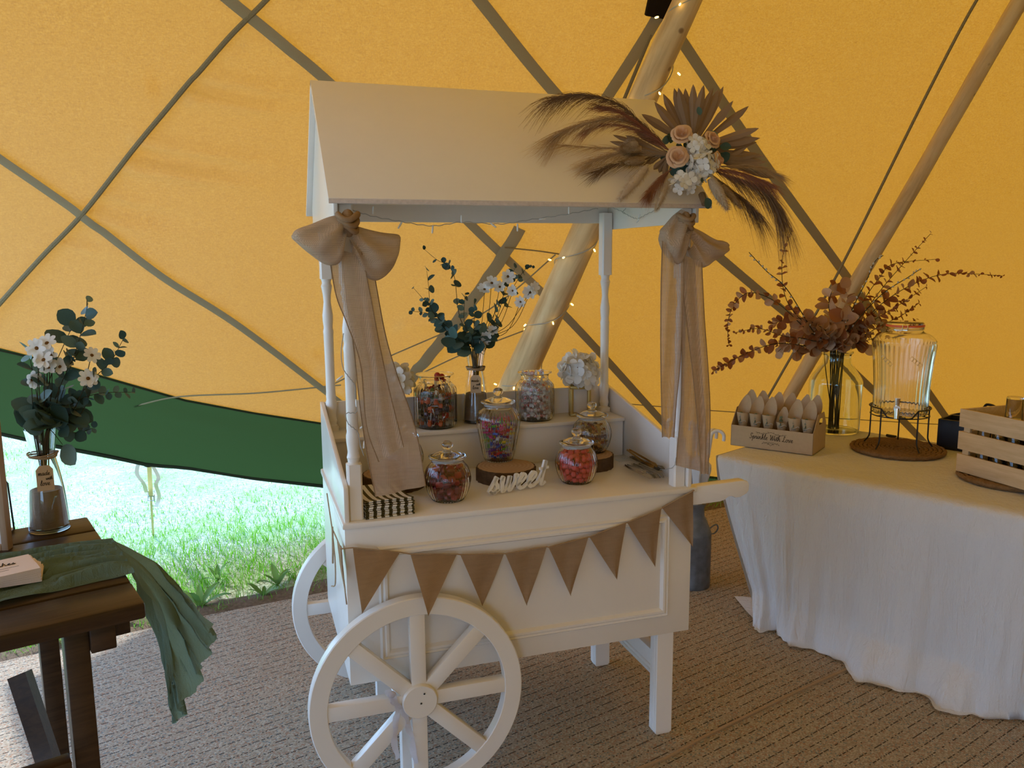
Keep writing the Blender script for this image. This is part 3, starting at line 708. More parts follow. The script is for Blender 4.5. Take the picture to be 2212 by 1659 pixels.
# ---------------------------------------------------------------- sheer hessian bows
def strip(lpx, rpx, y, n=10, m=8, wav=.006, ph=0, dy=0, cup=.0):
    l = cr(lpx, n); r_ = cr(rpx, n); N = min(len(l), len(r_)); rows = []
    l = [l[int(i*(len(l)-1)/(N-1))] for i in range(N)]; r_ = [r_[int(i*(len(r_)-1)/(N-1))] for i in range(N)]
    for i in range(N):
        yy = y + dy*i/(N-1)
        A_, B_ = ony(*l[i], yy), ony(*r_[i], yy)
        rows.append([A_.lerp(B_, k/m) + V((0, -cup*math.sin(PI*k/m) + wav*math.sin(k*1.3+ph+i*.12), 0)) for k in range(m+1)])
    return rows
def bow(label, knot, kr, loops, tails, loc, depth=.05):
    b = thing('fabric_bow', label, 'bow', loc)
    lc = lambda rows: [[V(p) - b.location for p in r_] for r_ in rows]
    for spine_top, spine_bot, y, puff in loops:
        # closed puffed loop: a front and a back skin that meet along outer edge
        t_ = cr(spine_top, 8); u_ = cr(spine_bot, 8); N = min(len(t_), len(u_)); mb = MB(); m = 14
        t_ = [t_[int(i*(len(t_)-1)/(N-1))] for i in range(N)]; u_ = [u_[int(i*(len(u_)-1)/(N-1))] for i in range(N)]
        rows = []
        for i in range(N):
            A_, B_ = ony(*t_[i], y), ony(*u_[i], y); f = math.sin(PI*min(1, .12+.88*i/(N-1)))**.6
            ring = []
            for k in range(2*m):
                a = 2*PI*k/(2*m); c_ = (A_+B_)/2; h = (A_-B_)/2
                fold = 1 + .34*math.sin(5*a + i*.22)*(1-.6*i/N) + .12*math.sin(9*a+1)*(1-.8*i/N)
                ring.append(c_ + h*math.cos(a) + V((0, puff*f*math.sin(a)*fold, 0)))
            rows.append(ring)
        mb.grid(lc(rows), closed=True); mb.build('loop', M['sheer'], b, smooth=180)
    for k, (lpx, rpx, y, dy, ph) in enumerate(tails):
        MB().grid(lc(strip(lpx, rpx, y, ph=ph, dy=dy))).build('tail', M['sheer'], b, smooth=180)
        e1 = [V(r_[0]) - b.location for r_ in strip(lpx, rpx, y, ph=ph, dy=dy)]; e2 = [V(r_[-1]) - b.location for r_ in strip(lpx, rpx, y, ph=ph, dy=dy)]
        for e in (e1, e2): MB().tube(e, .0016, 5).build('hem', M['hessian'], b)
    kp = ony(*knot, loops[0][2]-.02) - b.location
    mb = MB(); rows = []
    for i in range(9):
        th = PI*i/8; rows.append([kp + V((kr*.62*math.sin(th)*math.cos(2*PI*k/18)*(1+.18*math.sin(3*k)), kr*.8*math.sin(th)*math.sin(2*PI*k/18), kr*-1.25*math.cos(th))) for k in range(18)])
    mb.grid(rows, closed=True); mb.build('knot', M['hessian'], b, smooth=180)
    for q in range(3):
        rr = kr*(1.0+.12*q); z0 = (-.5+.5*q)*kr
        pts = [kp + V((rr*.7*math.cos(a), rr*.9*math.sin(a), z0 + .3*kr*math.sin(2*a+q))) for a in [2*PI*i/16 for i in range(17)]]
        MB().tube(pts, kr*.28, 8).build('knot_fold', M['hessian'], b, smooth=180)
    return b
bow('sheer hessian bow with long ribbon tails tied to the post above the striped bags', (752,482), .030,
    [(((748,462),(712,468),(672,484),(640,496),(629,510)), ((746,520),(735,566),(705,572),(668,548),(631,516)), -.035, .055),
     (((757,484),(790,494),(825,502),(858,506),(865,512)), ((760,545),(782,590),(815,606),(850,575),(865,518)), -.02, .05)],
    [(((712,560),(727,640),(750,700),(778,786),(791,920),(818,998)), ((780,545),(800,640),(815,718),(830,790),(845,860),(871,965)), -.045, .0, 0.2),
     (((738,540),(748,640),(762,740),(775,860),(791,970),(812,1074)), ((800,560),(812,610),(832,718),(855,802),(896,924),(919,1049)), -.02, .03, 2.0)], (.03,-.03,1.72))
bow('sheer hessian bow with hanging ribbon tails tied to the post above the silver tongs', (1481,480), .026,
    [(((1472,452),(1455,466),(1440,482),(1432,492),(1428,498)), ((1486,500),(1478,540),(1462,572),(1440,548),(1430,506)), -.035, .045),
     (((1486,486),(1510,498),(1540,516),(1560,520),(1573,528)), ((1488,540),(1512,578),(1535,566),(1560,552),(1573,536)), -.02, .045)],
    [(((1432,520),(1430,620),(1428,760),(1427,850),(1429,944)), ((1474,545),(1475,640),(1470,790),(1463,870),(1456,945)), -.05, .0, .4),
     (((1472,550),(1478,640),(1490,760),(1504,900),(1514,1024)), ((1514,565),(1522,680),(1532,800),(1535,900),(1528,1024)), -.04, .0, 1.3),
     (((1474,560),(1472,700),(1470,850),(1466,930),(1462,1006)), ((1500,560),(1510,700),(1520,850),(1524,940),(1520,1020)), -.015, .0, 2.3)], (1.1,-.03,1.72))
# ---------------------------------------------------------------- unlit fairy lights on the cart
cl = thing('fairy_lights', 'unlit fairy light wire draped under the cart roof and down the post', 'fairy lights', (.1,.03,1.74))
lcl = lambda p: V(p) - cl.location
bu = MB().lathe([(.0001,-.002),(.0024,0),(.0030,.010),(.0024,.020),(.0001,.022)], 8).mesh('bulb', M['bulb_off'], 180)
def wire(px, plane, val, bulbs=()):
    P = [plane(u, v, val) for u, v in px]
    MB().tube([lcl(p) + V((0,0,.0015*math.sin(i*1.7))) for i, p in enumerate(cr(P, 10))], .0013, 5).build('wire', M['cord'], cl)
    for (u, v), n in bulbs: link('bulb', bu, cl, M=frame(lcl(plane(u, v, val)), n))
wire(((752,450),(800,466),(868,479),(935,488),(1000,480),(1080,484),(1150,474),(1230,462),(1292,450)), ony, .03,
     (((806,462),(.1,0,1)),((868,480),(-.5,0,-.8)),((935,488),(-.1,0,-1)),((997,481),(0,0,1)),((1060,482),(.8,0,-.6)),((1118,484),(0,0,-1)),((1165,474),(.9,0,.1)),((1229,462),(0,0,1))))
wire(((1322,448),(1345,458),(1362,468),(1378,472),(1398,462),(1425,450)), onx, 1.105, (((1378,472),(0,-.6,.5)),((1380,474),(0,.9,-.5))))
wire(((1352,450),(1345,458),(1350,462)), onx, 1.105)
wire(((726,430),(724,445),(722,460)), ony, .014)
wire(((742,720),(737,760),(741,795),(754,815),(766,832),(768,860),(770,890),(748,893),(752,915),(770,930),(776,945),(778,960),(786,985)), ony, .012, (((740,812),(-.7,0,-.5)),((778,925),(.8,0,.5)),((786,968),(.1,0,1)),((770,878),(0,0,1))))
def wpl(u, v, k):
    p = onz(u, v, ZT+.004) if u < 1445 else ony(u, v, .010); p.x = min(p.x, 1.115) if u < 1445 else p.x; return p
wire(((1342,990),(1375,988),(1408,996),(1436,1012),(1452,1010),(1461,988)), wpl, 0)
# sheer ribbon ends tied at the hub
rb_ = thing('organza_ribbon', 'sheer lilac white ribbon scrap tied to the front wheel beside its hub', 'ribbon', (.16,-.075,.33))
for px in (((838,1490),(848,1515),(868,1530),(880,1560),(890,1600),(898,1650)), ((850,1500),(858,1540),(852,1590),(858,1640))):
    P = [ony(u, v, -.072) for u, v in px]
    rows = [[V(p)+V((-.008-.004*math.sin(i),.004*math.sin(i*2),0))-rb_.location, V(p)+V((.008,-.004*math.sin(i*2),0))-rb_.location] for i, p in enumerate(cr(P, 6))]
    MB().grid(rows).build('ribbon_end', M['sheerwhite'], rb_, smooth=180)
MB().sphere(ony(846,1500,-.072)-rb_.location, (.013,.007,.011), 10, 6).build('ribbon_knot', M['sheerwhite'], rb_)
# ================================================================ THINGS ON THE CART
def pxscale(p): return FPX/((V(p)-CAM).dot(FW))
# ---- handwriting: every letter is a pen stroke
GL = {'a': (1.1,[[(.75,.85),(.45,1),(.1,.6),(.2,.1),(.5,.1),(.75,.6),(.78,.95),(.75,.3),(.9,.02),(1.1,.2)]]),
 'd': (1.1,[[(.75,.85),(.45,1),(.1,.6),(.2,.1),(.5,.1),(.78,.7),(.9,2.0),(.78,.5),(.88,.05),(1.1,.2)]]),
 'e': (.82,[[(0,.25),(.35,.45),(.6,.8),(.4,1),(.15,.65),(.2,.15),(.5,.02),(.82,.25)]]),
 'h': (1.05,[[(0,.1),(.3,1.2),(.42,1.9),(.3,2),(.2,1.4),(.15,0),(.3,.7),(.55,1),(.72,.7),(.7,.15),(.85,.02),(1.05,.2)]]),
 'i': (.6,[[(0,.2),(.25,1),(.2,.3),(.35,.02),(.6,.2)],[(.3,1.42),(.34,1.5)]]),
 'k': (.9,[[(0,.1),(.3,1.2),(.42,1.9),(.3,2),(.2,1.4),(.15,0),(.2,.5),(.6,1),(.6,.7),(.25,.55),(.55,.1),(.9,.15)]]),
 'l': (.6,[[(0,.2),(.35,1.2),(.4,1.9),(.25,1.9),(.15,1),(.2,.2),(.4,.02),(.6,.2)]]),
 'm': (1.3,[[(0,.7),(.12,1),(.15,0),(.3,.75),(.5,1),(.58,.6),(.55,0),(.7,.75),(.9,1),(1,.6),(1,.15),(1.12,.02),(1.3,.2)]]),
 'n': (1,[[(0,.7),(.12,1),(.15,0),(.3,.75),(.55,1),(.65,.6),(.65,.15),(.8,.02),(1,.2)]]),
 'o': (.95,[[(.5,1),(.15,.75),(.15,.2),(.45,0),(.75,.35),(.65,.85),(.45,.95),(.7,.8),(.95,.85)]]),
 'p': (.95,[[(0,.3),(.2,1),(.15,0),(.08,-.9),(.2,.5),(.45,1),(.72,.75),(.65,.2),(.4,.02),(.3,.1)],[(.45,.02),(.95,.2)]]),
 'r': (.8,[[(0,.2),(.2,1.05),(.3,.85),(.55,.9),(.5,.3),(.65,.02),(.8,.2)]]),
 's': (.8,[[(0,.1),(.4,1.05),(.38,.75),(.6,.35),(.4,0),(.08,.12),(.4,.03),(.8,.22)]]),
 't': (.65,[[(0,.2),(.3,1),(.38,1.7),(.3,.4),(.42,.02),(.65,.2)],[(.02,1.15),(.7,1.2)]]),
 'u': (1.05,[[(0,.2),(.15,1),(.15,.3),(.35,.02),(.65,.4),(.72,1),(.7,.3),(.85,.02),(1.05,.2)]]),
 'v': (.9,[[(0,.8),(.15,1),(.3,.3),(.4,0),(.65,.6),(.7,1),(.9,.88)]]),
 'w': (1.3,[[(0,.8),(.12,1),(.15,.3),(.35,0),(.6,.5),(.65,1),(.65,.3),(.85,0),(1.1,.5),(1.1,1),(1.3,.88)]]),
 'S': (1.1,[[(.05,.25),(.4,0),(.75,.3),(.65,.9),(.35,1.3),(.45,1.9),(.85,1.95),(1,1.6)]]),
 'W': (1.65,[[(0,1.6),(.2,1.95),(.35,.9),(.4,0),(.8,1.2),(.95,1.9),(.95,.8),(1.05,0),(1.5,1.2),(1.65,2)]]),
 'L': (1.15,[[(.8,1.6),(.62,2),(.42,1.6),(.42,.6),(.1,.05),(0,.2),(.3,.2),(.8,0),(1.15,.25)]]), ' ': (.7,[])}
def strokes(text, slant=.15):
    x = 0; out = []
    for ch in text:
        adv, st = GL[ch]
        for s_ in st: out.append([(x+p[0]+slant*p[1], p[1]) for p in cr(s_, 5)])
        x += adv
    return out, x
def write(name, text, origin, ex, ey, size, pen, mat, parent, lift=.0006):
    """lettering as thin raised pen lines; origin, ex, ey in the parent's frame"""
    st, w_ = strokes(text); ex, ey = V(ex).normalized(), V(ey).normalized(); n = ex.cross(ey); mb = MB()
    for s_ in st: mb.tube([V(origin)+ex*(x-w_/2)*size+ey*y*size+n*lift for x, y in s_], pen, 5)
    return mb.build(name, mat, parent, recalc=False)
# ---- glass jars
def jar_body(prof, flutes, wall=.0028, z_fl=(0,1)):
    """outer profile bottom to top, fluted; inner profile back down, smooth: one closed glass wall"""
    n = flutes*4; out = prof; inn = [(max(r-wall, .001), max(z, prof[0][1]+wall*1.6)) for r, z in prof][::-1]
    pr = [(.0005, out[0][1])] + out + inn + [(.0005, inn[-1][1])]
    N = len(out); mb = MB()
    def fl(k, i):
        if 1 <= i <= N and z_fl[0] <= pr[i][1] <= z_fl[1]: return 1 + .016*math.cos(k*PI/2)
        return 1
    return mb.lathe(pr, n, flute=fl)
def prof_from(pts, n=6): return [(r, z) for r, z in cr(pts, n)]
SQUAT = [(.046,0),(.050,.003),(.062,.024),(.0705,.056),(.0705,.078),(.062,.104),(.052,.117),(.049,.122),(.049,.132)]
TALL = [(.047,0),(.050,.003),(.058,.03),(.068,.085),(.0765,.135),(.075,.160),(.064,.178),(.054,.186),(.0505,.190),(.0505,.204)]
OPEN = [(.066,0),(.070,.004),(.0765,.016),(.0775,.06),(.0775,.125),(.074,.145),(.062,.160),(.056,.166),(.056,.180),(.061,.188),(.068,.191),(.069,.194)]
def lid(parent, z, r):
    MB().lathe([(.0005,z-.012),(r-.007,z-.012),(r-.006,z-.001),(r+.008,z),(r+.0095,z+.003),(r+.008,z+.0065),(r-.002,z+.008),(r*.55,z+.017),(.012,z+.021),(.0095,z+.024),(.010,z+.027),(.0155,z+.032),(.0185,z+.040),(.0155,z+.048),(.008,z+.0525),(.0005,z+.0535)], 40).build('lid', M['glass'], parent, 60)
    MB().lathe([(r-.0055,z-.010),(r-.0028,z-.010),(r-.0028,z-.003),(r-.0055,z-.003)], 32, close=True).build('seal', M['seal'], parent, 60)
tseal = NT('clear_seal'); M['seal'] = tseal.done(tseal.n('MixShader', i_0=.5, i_1=tseal.bsdf((.8,.8,.78), .3), i_2=tseal.n('BsdfTransparent')))
def jar(pos, kind, label, s=1.0):
    prof = {'squat': SQUAT, 'tall': TALL, 'open': OPEN}[kind]
    prof = [(r*s, z*s) for r, z in prof_from(prof, 5)]
    t_ = thing('open_jar' if kind == 'open' else 'lidded_jar', label, 'jar', pos)
    zt = prof[-1][1]; zf = {'squat': (.003*s, .106*s), 'tall': (.003*s, .180*s), 'open': (.010*s, .150*s)}[kind]
    jar_body(prof, 36, z_fl=zf).build('glass_body', M['glass'], t_, 70)
    if kind != 'open': lid(t_, zt+.001, prof[-1][0]+.001)
    return t_, prof
def rad_at(prof, z):
    for (r0, z0), (r1, z1) in zip(prof, prof[1:]):
        if z0 <= z <= z1: return r0 + (r1-r0)*(z-z0)/max(1e-6, z1-z0)
    return prof[-1][0]
import numpy as np
def pack(prof, n, zlo, zhi, seed, wall=.0045, phi=.52, dmax=1):
    """n ball centres settled inside a jar without overlapping; returns the centres and the ball diameter"""
    rg = np.random.default_rng(seed); pr_ = np.array(prof); zz = np.linspace(zlo, zhi, 60)
    rad = lambda z: np.interp(z, pr_[:,1], pr_[:,0]) - wall
    vol = np.sum(np.pi*rad(zz)**2)*(zhi-zlo)/60; d = min(dmax, (6*vol*phi/(np.pi*n))**(1/3))
    z = rg.uniform(zlo+d/2, zhi-d/2, n); a = rg.uniform(0, 2*np.pi, n); q = np.sqrt(rg.uniform(0, 1, n))*(rad(z)-d/2)
    P = np.stack([q*np.cos(a), q*np.sin(a), z], 1); I = np.arange(n)
    for it in range(420):
        D_ = P[:,None] - P[None]; L_ = np.sqrt((D_**2).sum(2)) + 1e-9; L_[I,I] = 9
        ov = np.clip(d*1.004-L_, 0, None); P += (D_/L_[...,None]*ov[...,None]).sum(1)*.34
        if it < 330: P[:,2] -= .00012
        P[:,2] = np.clip(P[:,2], zlo+d/2, zhi-d/2)
        rm = np.minimum(rad(P[:,2]), np.minimum(rad(P[:,2]-d*.3), rad(P[:,2]+d*.3)))-d/2; h = np.hypot(P[:,0], P[:,1])+1e-9; f = np.minimum(1, rm/h); P[:,0] *= f; P[:,1] *= f
    return [V(p) for p in P], d
def scatter(name, meshes, pos, ctr, label, cat, group, scale, seed=1, samples=(), rs=.004, rc=.009, prof=None, pick=None, floor=.005):
    """one object for each centre; limbs (sample points) are turned into the gaps between the neighbours"""
    rr = random.Random(seed); C = np.array([tuple(c) for c in ctr]); placed = np.zeros((0,3)); pa = np.array(prof) if prof else None
    S = np.array(samples)*scale if len(samples) else None
    for i, c in enumerate(ctr):
        best = None
        for k in range(40 if S is not None else 1):
            q = Matrix.Rotation(rr.random()*6.3, 3, 'Z') @ Matrix.Rotation(rr.random()*3.15, 3, 'X') @ Matrix.Rotation(rr.random()*6.3, 3, 'Z')
            if S is None: best = (0, q, None); break
            W = S @ np.array(q).T + C[i]
            dd = np.sqrt(((W[:,None]-C[None])**2).sum(2)); dd[:,i] = 9; cost = np.clip(rc+rs-dd, 0, None).sum()
            if len(placed): cost += np.clip(1.8*rs-np.sqrt(((W[:,None]-placed[None])**2).sum(2)), 0, None).sum()
            if pa is not None: cost += 4*np.clip(np.hypot(W[:,0], W[:,1])-(np.interp(W[:,2], pa[:,1], pa[:,0])-.0035-rs), 0, None).sum() + 4*np.clip(floor+rs-W[:,2], 0, None).sum()
            if best is None or cost < best[0]: best = (cost, q, W)
            if cost < 1e-5: break
        if best[2] is not None: placed = np.concatenate([placed, best[2]])
        me = pick(c) if pick else meshes[rr.randrange(len(meshes))]
        tag(link(name, me, M=Matrix.Translation(V(pos)+c) @ best[1].to_4x4() @ Matrix.Scale(scale, 4)), label, cat, group)
TAILS = [(sx*x, 0, 0) for sx in (-1, 1) for x in (.013, .018, .023)]
def gloss(name, c, rough=.3, var=.15, **k): return plain(name, c, rough, .5, var, 60, **k)
# ---- wood slices
def slice_(pos, r, h, label, seed):
    t_ = thing('wood_slice', label, 'wood slice', pos); n = 48
    rr = [r*(1+.05*mnoise.noise(V((math.cos(2*PI*k/n)*1.2+seed, math.sin(2*PI*k/n)*1.2, seed)))+.012*math.sin(k*3.1)) for k in range(n)]
    ring = lambda f, z: [(rr[k]*f*math.cos(2*PI*k/n), rr[k]*f*math.sin(2*PI*k/n), z) for k in range(n)]
    mb = MB(); mb.grid([ring(.01,h), ring(.5,h), ring(.955,h), ring(.955,.001), ring(.01,.001)], closed=True); mb.build('slab', M['slice'], t_, 40)
    mb = MB(); rows = []
    for j in range(8):
        z = h*j/7 - (.0 if j else 0); q = ring(1, z*.97)
        rows.append([(x*(1+.018*mnoise.noise(V((x*90, y*90, z*14)))+.010*math.sin(k*2.3)), y*(1+.018*mnoise.noise(V((x*90, y*90, z*14)))+.010*math.sin(k*2.3)), z_) for k, (x, y, z_) in enumerate(q)])
    rows = [ring(.93, 0)] + rows + [ring(.945, h*.985)]
    mb.grid(rows, closed=True); mb.build('bark', M['bark'], t_, 60)
    return t_
sC = onz(1093,1034,.87); sC = V((sC.x, sC.y, ZT)); sR = V(onz(1262,1004,.87)); sL = V(onz(851,1050,.87)); sR.y = min(sR.y, .374); sL.y = min(sL.y, .368)
SH = .047
slice_(sC, .103, SH, 'bark-edged wood slice under the tall jar of bright wrapped sweets', 1.3)
slice_(sR, .100, SH, 'bark-edged wood slice standing behind the jar of coral bonbons', 4.1)
slice_(sL, .102, SH, 'bark-edged wood slice behind the striped paper bags', 8.7)
# tall jar with wrapped sweets
pT = V(onz(1076,992,ZT+SH)); pT.y = min(pT.y, .392)
_, pf = jar(pT, 'tall', 'tall lidded ribbed glass jar of bright wrapped sweets on a wood slice')
def wrapped(c, nm):
    mb = MB(); mb.prism([(-.011,-.006),(.011,-.006),(.011,.006),(-.011,.006)], 'z', -.0045, .0045)
    for s_ in (-1, 1):
        rows = [[(s_*.011, y*.35, z*.35) for y, z in ((-.008,0),(0,.004),(.008,0),(0,-.004))], [(s_*.016, y*.2, z*.2) for y, z in ((-.008,0),(0,.004),(.008,0),(0,-.004))], [(s_*.024, y*1.2, z*.6) for y, z in ((-.008,0),(0,.006),(.008,0),(0,-.002))]]
        mb.grid(rows, closed=True)
    return mb.mesh(nm, gloss('wrap_'+nm, c, .25), 25)
cols_w = {'red': (.55,.02,.03), 'pink': (.70,.08,.28), 'yellow': (.80,.62,.03), 'blue': (.03,.10,.50), 'green': (.12,.40,.05), 'purple': (.16,.03,.28), 'white': (.7,.7,.72), 'orange': (.75,.22,.03)}
bands = [(.004,.05,('blue','purple','red','orange','white'),26),(.05,.09,('yellow','green','white','purple','blue'),30),(.09,.125,('yellow','pink','red','blue'),30),(.12,.15,('red','pink','green','purple'),26)]
wm = {k: wrapped(c, 'wrapped_sweet') for k, c in cols_w.items()}
rb = random.Random(4)
def band_pick(c):
    z = c.z + rb.uniform(-.008,.008); ks = next((k_ for z0, z1, k_, n_ in bands if z < z1), bands[-1][2]); return wm[rb.choice(ks)]
ct, dd_ = pack(pf, 112, .006, .152, 30)
scatter('wrapped_sweet', None, pT, ct, 'brightly coloured twist-wrapped sweet in the tall lidded jar', 'sweet', 'wrapped sweets in the tall jar', .70, 2, TAILS, .0032, .0075, pf, band_pick)
# coral bonbons
pR = V(onz(1245,1040,ZT)); _, pf = jar(pR, 'squat', 'squat lidded ribbed jar full of coral red bonbons beside the tongs')
bon = [MB().sphere((0,0,0), (.0125,.0125,.0098), 14, 9).mesh('bonbon', gloss('coral', (.72,.075,.055), .38, .1), 180)]
ct, dd_ = pack(pf, 135, .005, .116, 5)
scatter('bonbon', bon, pR, ct, 'coral red round bonbon in the squat jar beside the tongs', 'sweet', 'coral bonbons', dd_/.0250)
# red jelly sweets
pL = V(onz(968,1078,ZT)); _, pf = jar(pL, 'squat', 'squat lidded ribbed jar of dark red jelly sweets beside the striped bags', 1.02)
def jelly(c, nm): return MB().lathe([(.0005,-.006),(.016,-.006),(.0175,-.003),(.0165,.004),(.011,.007),(.0005,.0075)], 16).mesh(nm, gloss('jelly', c, .3, .2), 40)
ct, dd_ = pack(pf, 89, .005, .116, 8)
DISC = [(.0165*math.cos(a), .0165*math.sin(a), 0) for a in [k*PI/5 for k in range(10)]]
scatter('jelly_sweet', [jelly((.30,.018,.016), 'jelly_sweet'), jelly((.42,.03,.025), 'jelly_sweet'), jelly((.20,.012,.02), 'jelly_sweet')], pL, ct, 'dark red round jelly sweet in the squat jar beside the striped bags', 'sweet', 'red jelly sweets', .74, 1, DISC, .0035, .0075, pf)
# mixed sweets behind
pM = V(onz(1273,972,ZT+SH)); pM.y = min(pM.y, .398); _, pf = jar(pM, 'squat', 'squat lidded ribbed jar of mixed cream and brown sweets behind the coral bonbons', 1.0)
mx = [wrapped(c, 'toffee') for c in ((.72,.62,.42), (.30,.06,.03), (.55,.28,.08), (.16,.06,.03), (.60,.40,.12))]
ct, dd_ = pack(pf, 85, .005, .108, 12)
scatter('toffee', mx, pM, ct, 'cream, red or brown wrapped toffee in the jar behind the coral bonbons', 'sweet', 'mixed toffees', .74, 5, TAILS, .0034, .0078, pf)
# jar behind the bow tail
pH = V(onz(868,1030,ZT+SH)); _, pf = jar(pH, 'squat', 'squat lidded ribbed jar half hidden behind the long bow tail', 1.0)
fz = [MB().sphere((0,0,0), (.012,.010,.009), 10, 7).mesh('jelly_bean', gloss('bean', c, .3), 180) for c in ((.55,.30,.20), (.45,.16,.12))]
ct, dd_ = pack(pf, 45, .005, .075, 14)
scatter('jelly_bean', fz, pH, ct, 'dusky brown jelly bean in the jar half hidden behind the bow tail', 'sweet', 'sweets in the half hidden jar', min(1, dd_/.0242), 2)
# step shelf: open jars
ZS = 1.018
pO = V(onz(937,917,ZS)); pO.y = min(pO.y, .561); _, pf = jar(pO, 'open', 'open ribbed glass jar of mixed wrapped lollipops on the cart shelf')
def lolly(c, nm):
    mb = MB(); mb.sphere((0,0,0), .0115, 12, 8, 0); mb.tube([(0,0,-.009),(0,0,-.055)], .0018, 6, mi=1)
    rows = [[(math.cos(a)*.0035,math.sin(a)*.0035,-.010) for a in [k*PI/4 for k in range(8)]], [(math.cos(a)*(.008+.003*(k%2)),math.sin(a)*(.008+.003*(k%2)),-.019) for k, a in enumerate([k*PI/4 for k in range(8)])]]
    mb.grid(rows, 0, closed=True); return mb
lm = [lolly(c, 'lollipop').mesh('lollipop', [gloss('lolly', c, .25, .35), M['bulb_off']], 60) for c in ((.42,.02,.02), (.07,.02,.06), (.62,.12,.03), (.05,.12,.03), (.02,.015,.02), (.5,.45,.4), (.30,.10,.02))]
ct, dd_ = pack(pf, 130, .006, .172, 21, phi=.46)
STICK = [(0,0,-z) for z in (.016,.024,.032,.040,.048,.054)]
scatter('lollipop', lm, pO, ct, 'wrapped ball lollipop with a white stick in the open jar on the shelf', 'lollipop', 'lollipops in the open jar', .80, 3, STICK, .0018, .0102, pf)
tag(link('lollipop', lm[0], M=Matrix.Translation(pO+V((.008,-.006,.188))) @ Matrix.Rotation(.5, 4, 'X')), 'wrapped ball lollipop with a white stick in the open jar on the shelf', 'lollipop', 'lollipops in the open jar')
tag(link('lollipop', lm[0], M=Matrix.Translation(pO+V((.028,.012,.180))) @ Matrix.Rotation(-.6, 4, 'Y')), 'wrapped ball lollipop with a white stick in the open jar on the shelf', 'lollipop', 'lollipops in the open jar')
pQ = V(onz(1150,902,ZS)); pQ.y = min(pQ.y, .566); _, pf = jar(pQ, 'open', 'open ribbed glass jar heaped with pink and white twist taffies on the cart shelf', .93)
def taffy():
    mb = MB(); mb.sphere((0,0,0), (.0115,.0095,.0095), 12, 8, 0)
    for s_ in (-1, 1):
        rows = []
        for x, q in ((.009,.005),(.012,.003),(.016,.006),(.021,.010),(.024,.011)):
            rows.append([(s_*x, q*(1+.25*(k % 2))*math.cos(k*PI/5), q*(1+.25*(k % 2))*math.sin(k*PI/5)) for k in range(10)])
        mb.grid(rows, 1, closed=True)
    return mb
tw = NT('taffy_wrap'); vv = tw.coord(); wv_ = tw.n('TexWave', wave_type='BANDS', bands_direction='Y'); wv_.inputs['Scale'].default_value = 60; tw.t.links.new(vv.outputs[0], wv_.inputs[0])
MT = tw.done(tw.bsdf(tw.ramp(wv_.outputs['Fac'], [(.45,(.60,.07,.06)),(.6,(.80,.66,.62))]), .4, .4))
tm = [taffy().mesh('taffy', [MT, gloss('wax_paper', (.82,.80,.78), .35, .06)], 40)]
ct, dd_ = pack(pf, 95, .007, .160, 33, wall=.006)
ct += [V((.031*math.cos(a)*q, .031*math.sin(a)*q, .170+.003*k)) for k, (a, q) in enumerate(((.3,1),(1.56,1),(2.82,1),(4.07,1),(5.33,1)))]
scatter('taffy', tm, pQ, ct, 'pink and white twist-wrapped taffy in the open jar on the shelf', 'sweet', 'taffies in the open jar', .72, 9, TAILS, .0052, .0088, pf)

# ---- carafe vases with hessian filling, twine, tag
def vase(pos, label, s, tagdir, rz=0):
    t_ = thing('carafe_vase', label, 'vase', pos)
    pr = [(r*s, z*s) for r, z in prof_from([(.044,0),(.049,.004),(.0485,.03),(.0435,.10),(.036,.155),(.0295,.19),(.0285,.205),(.031,.225),(.0385,.272)], 6)]
    inn = [(r-.0026*s, z+.008*s if z < .004 else z) for r, z in pr][::-1]
    MB().lathe([(.0005,0)] + pr + inn + [(.0005, inn[-1][1])], 48).build('glass_body', M['glass'], t_, 70)
    fil = [(r-.0045*s, z) for r, z in pr if .012*s < z < .115*s]
    MB().lathe([(.0005, fil[0][1])] + fil + [(fil[-1][0]*.8, fil[-1][1]-.004*s), (.0005, fil[-1][1]-.006*s)], 40).build('hessian_filling', M['sack'], t_, 60)
    for k in range(3):
        MB().tube([((.0315+.002*k)*s*math.cos(a), (.0315+.002*k)*s*math.sin(a), (.198+.004*k)*s+.002*math.sin(a*2+k)) for a in [2*PI*i/28 for i in range(29)]], .0021*s, 6).build('twine', M['twine'], t_)
    n = V(tagdir).normalized(); ex = V((0,0,1)).cross(n).normalized(); ex = -ex if ex.dot(RT) < 0 else ex
    up_ = (V((0,0,1)) - n*.12).normalized(); o = n*.048*s + V((0,0,.152*s)) 
    tg = MB(); outl = [(-.0195,-.034),(.0195,-.034),(.0195,.020),(.011,.031),(-.011,.031),(-.0195,.020)]
    vs = [o + ex*x*s + up_*z*s for x, z in outl]; nn = ex.cross(up_)
    tg.add([p + nn*.0006 for p in vs] + [p - nn*.0006 for p in vs], [(0,1,2,3,4,5),(11,10,9,8,7,6)] + [(i, (i+1)%6, 6+(i+1)%6, 6+i) for i in range(6)])
    tb = tg.build('tag', M['tagcard'], t_, 0)
    fr = nn if nn.dot(V(CAM)-V(pos)) > 0 else -nn
    for txt, dx, dz, sz in (('made', -.002, .006, .0062), ('with', .009, -.006, .0042), ('love', -.001, -.020, .0066)):
        write('lettering', txt, o + ex*dx*s + up_*dz*s + fr*.0008, ex, up_, sz*s, .0006*s, M['ink'], tb)
    MB().tube([o + up_*.027*s, n*.034*s + V((0,0,.196*s))], .0012*s, 5).build('tag_string', M['twine'], t_)
    return t_
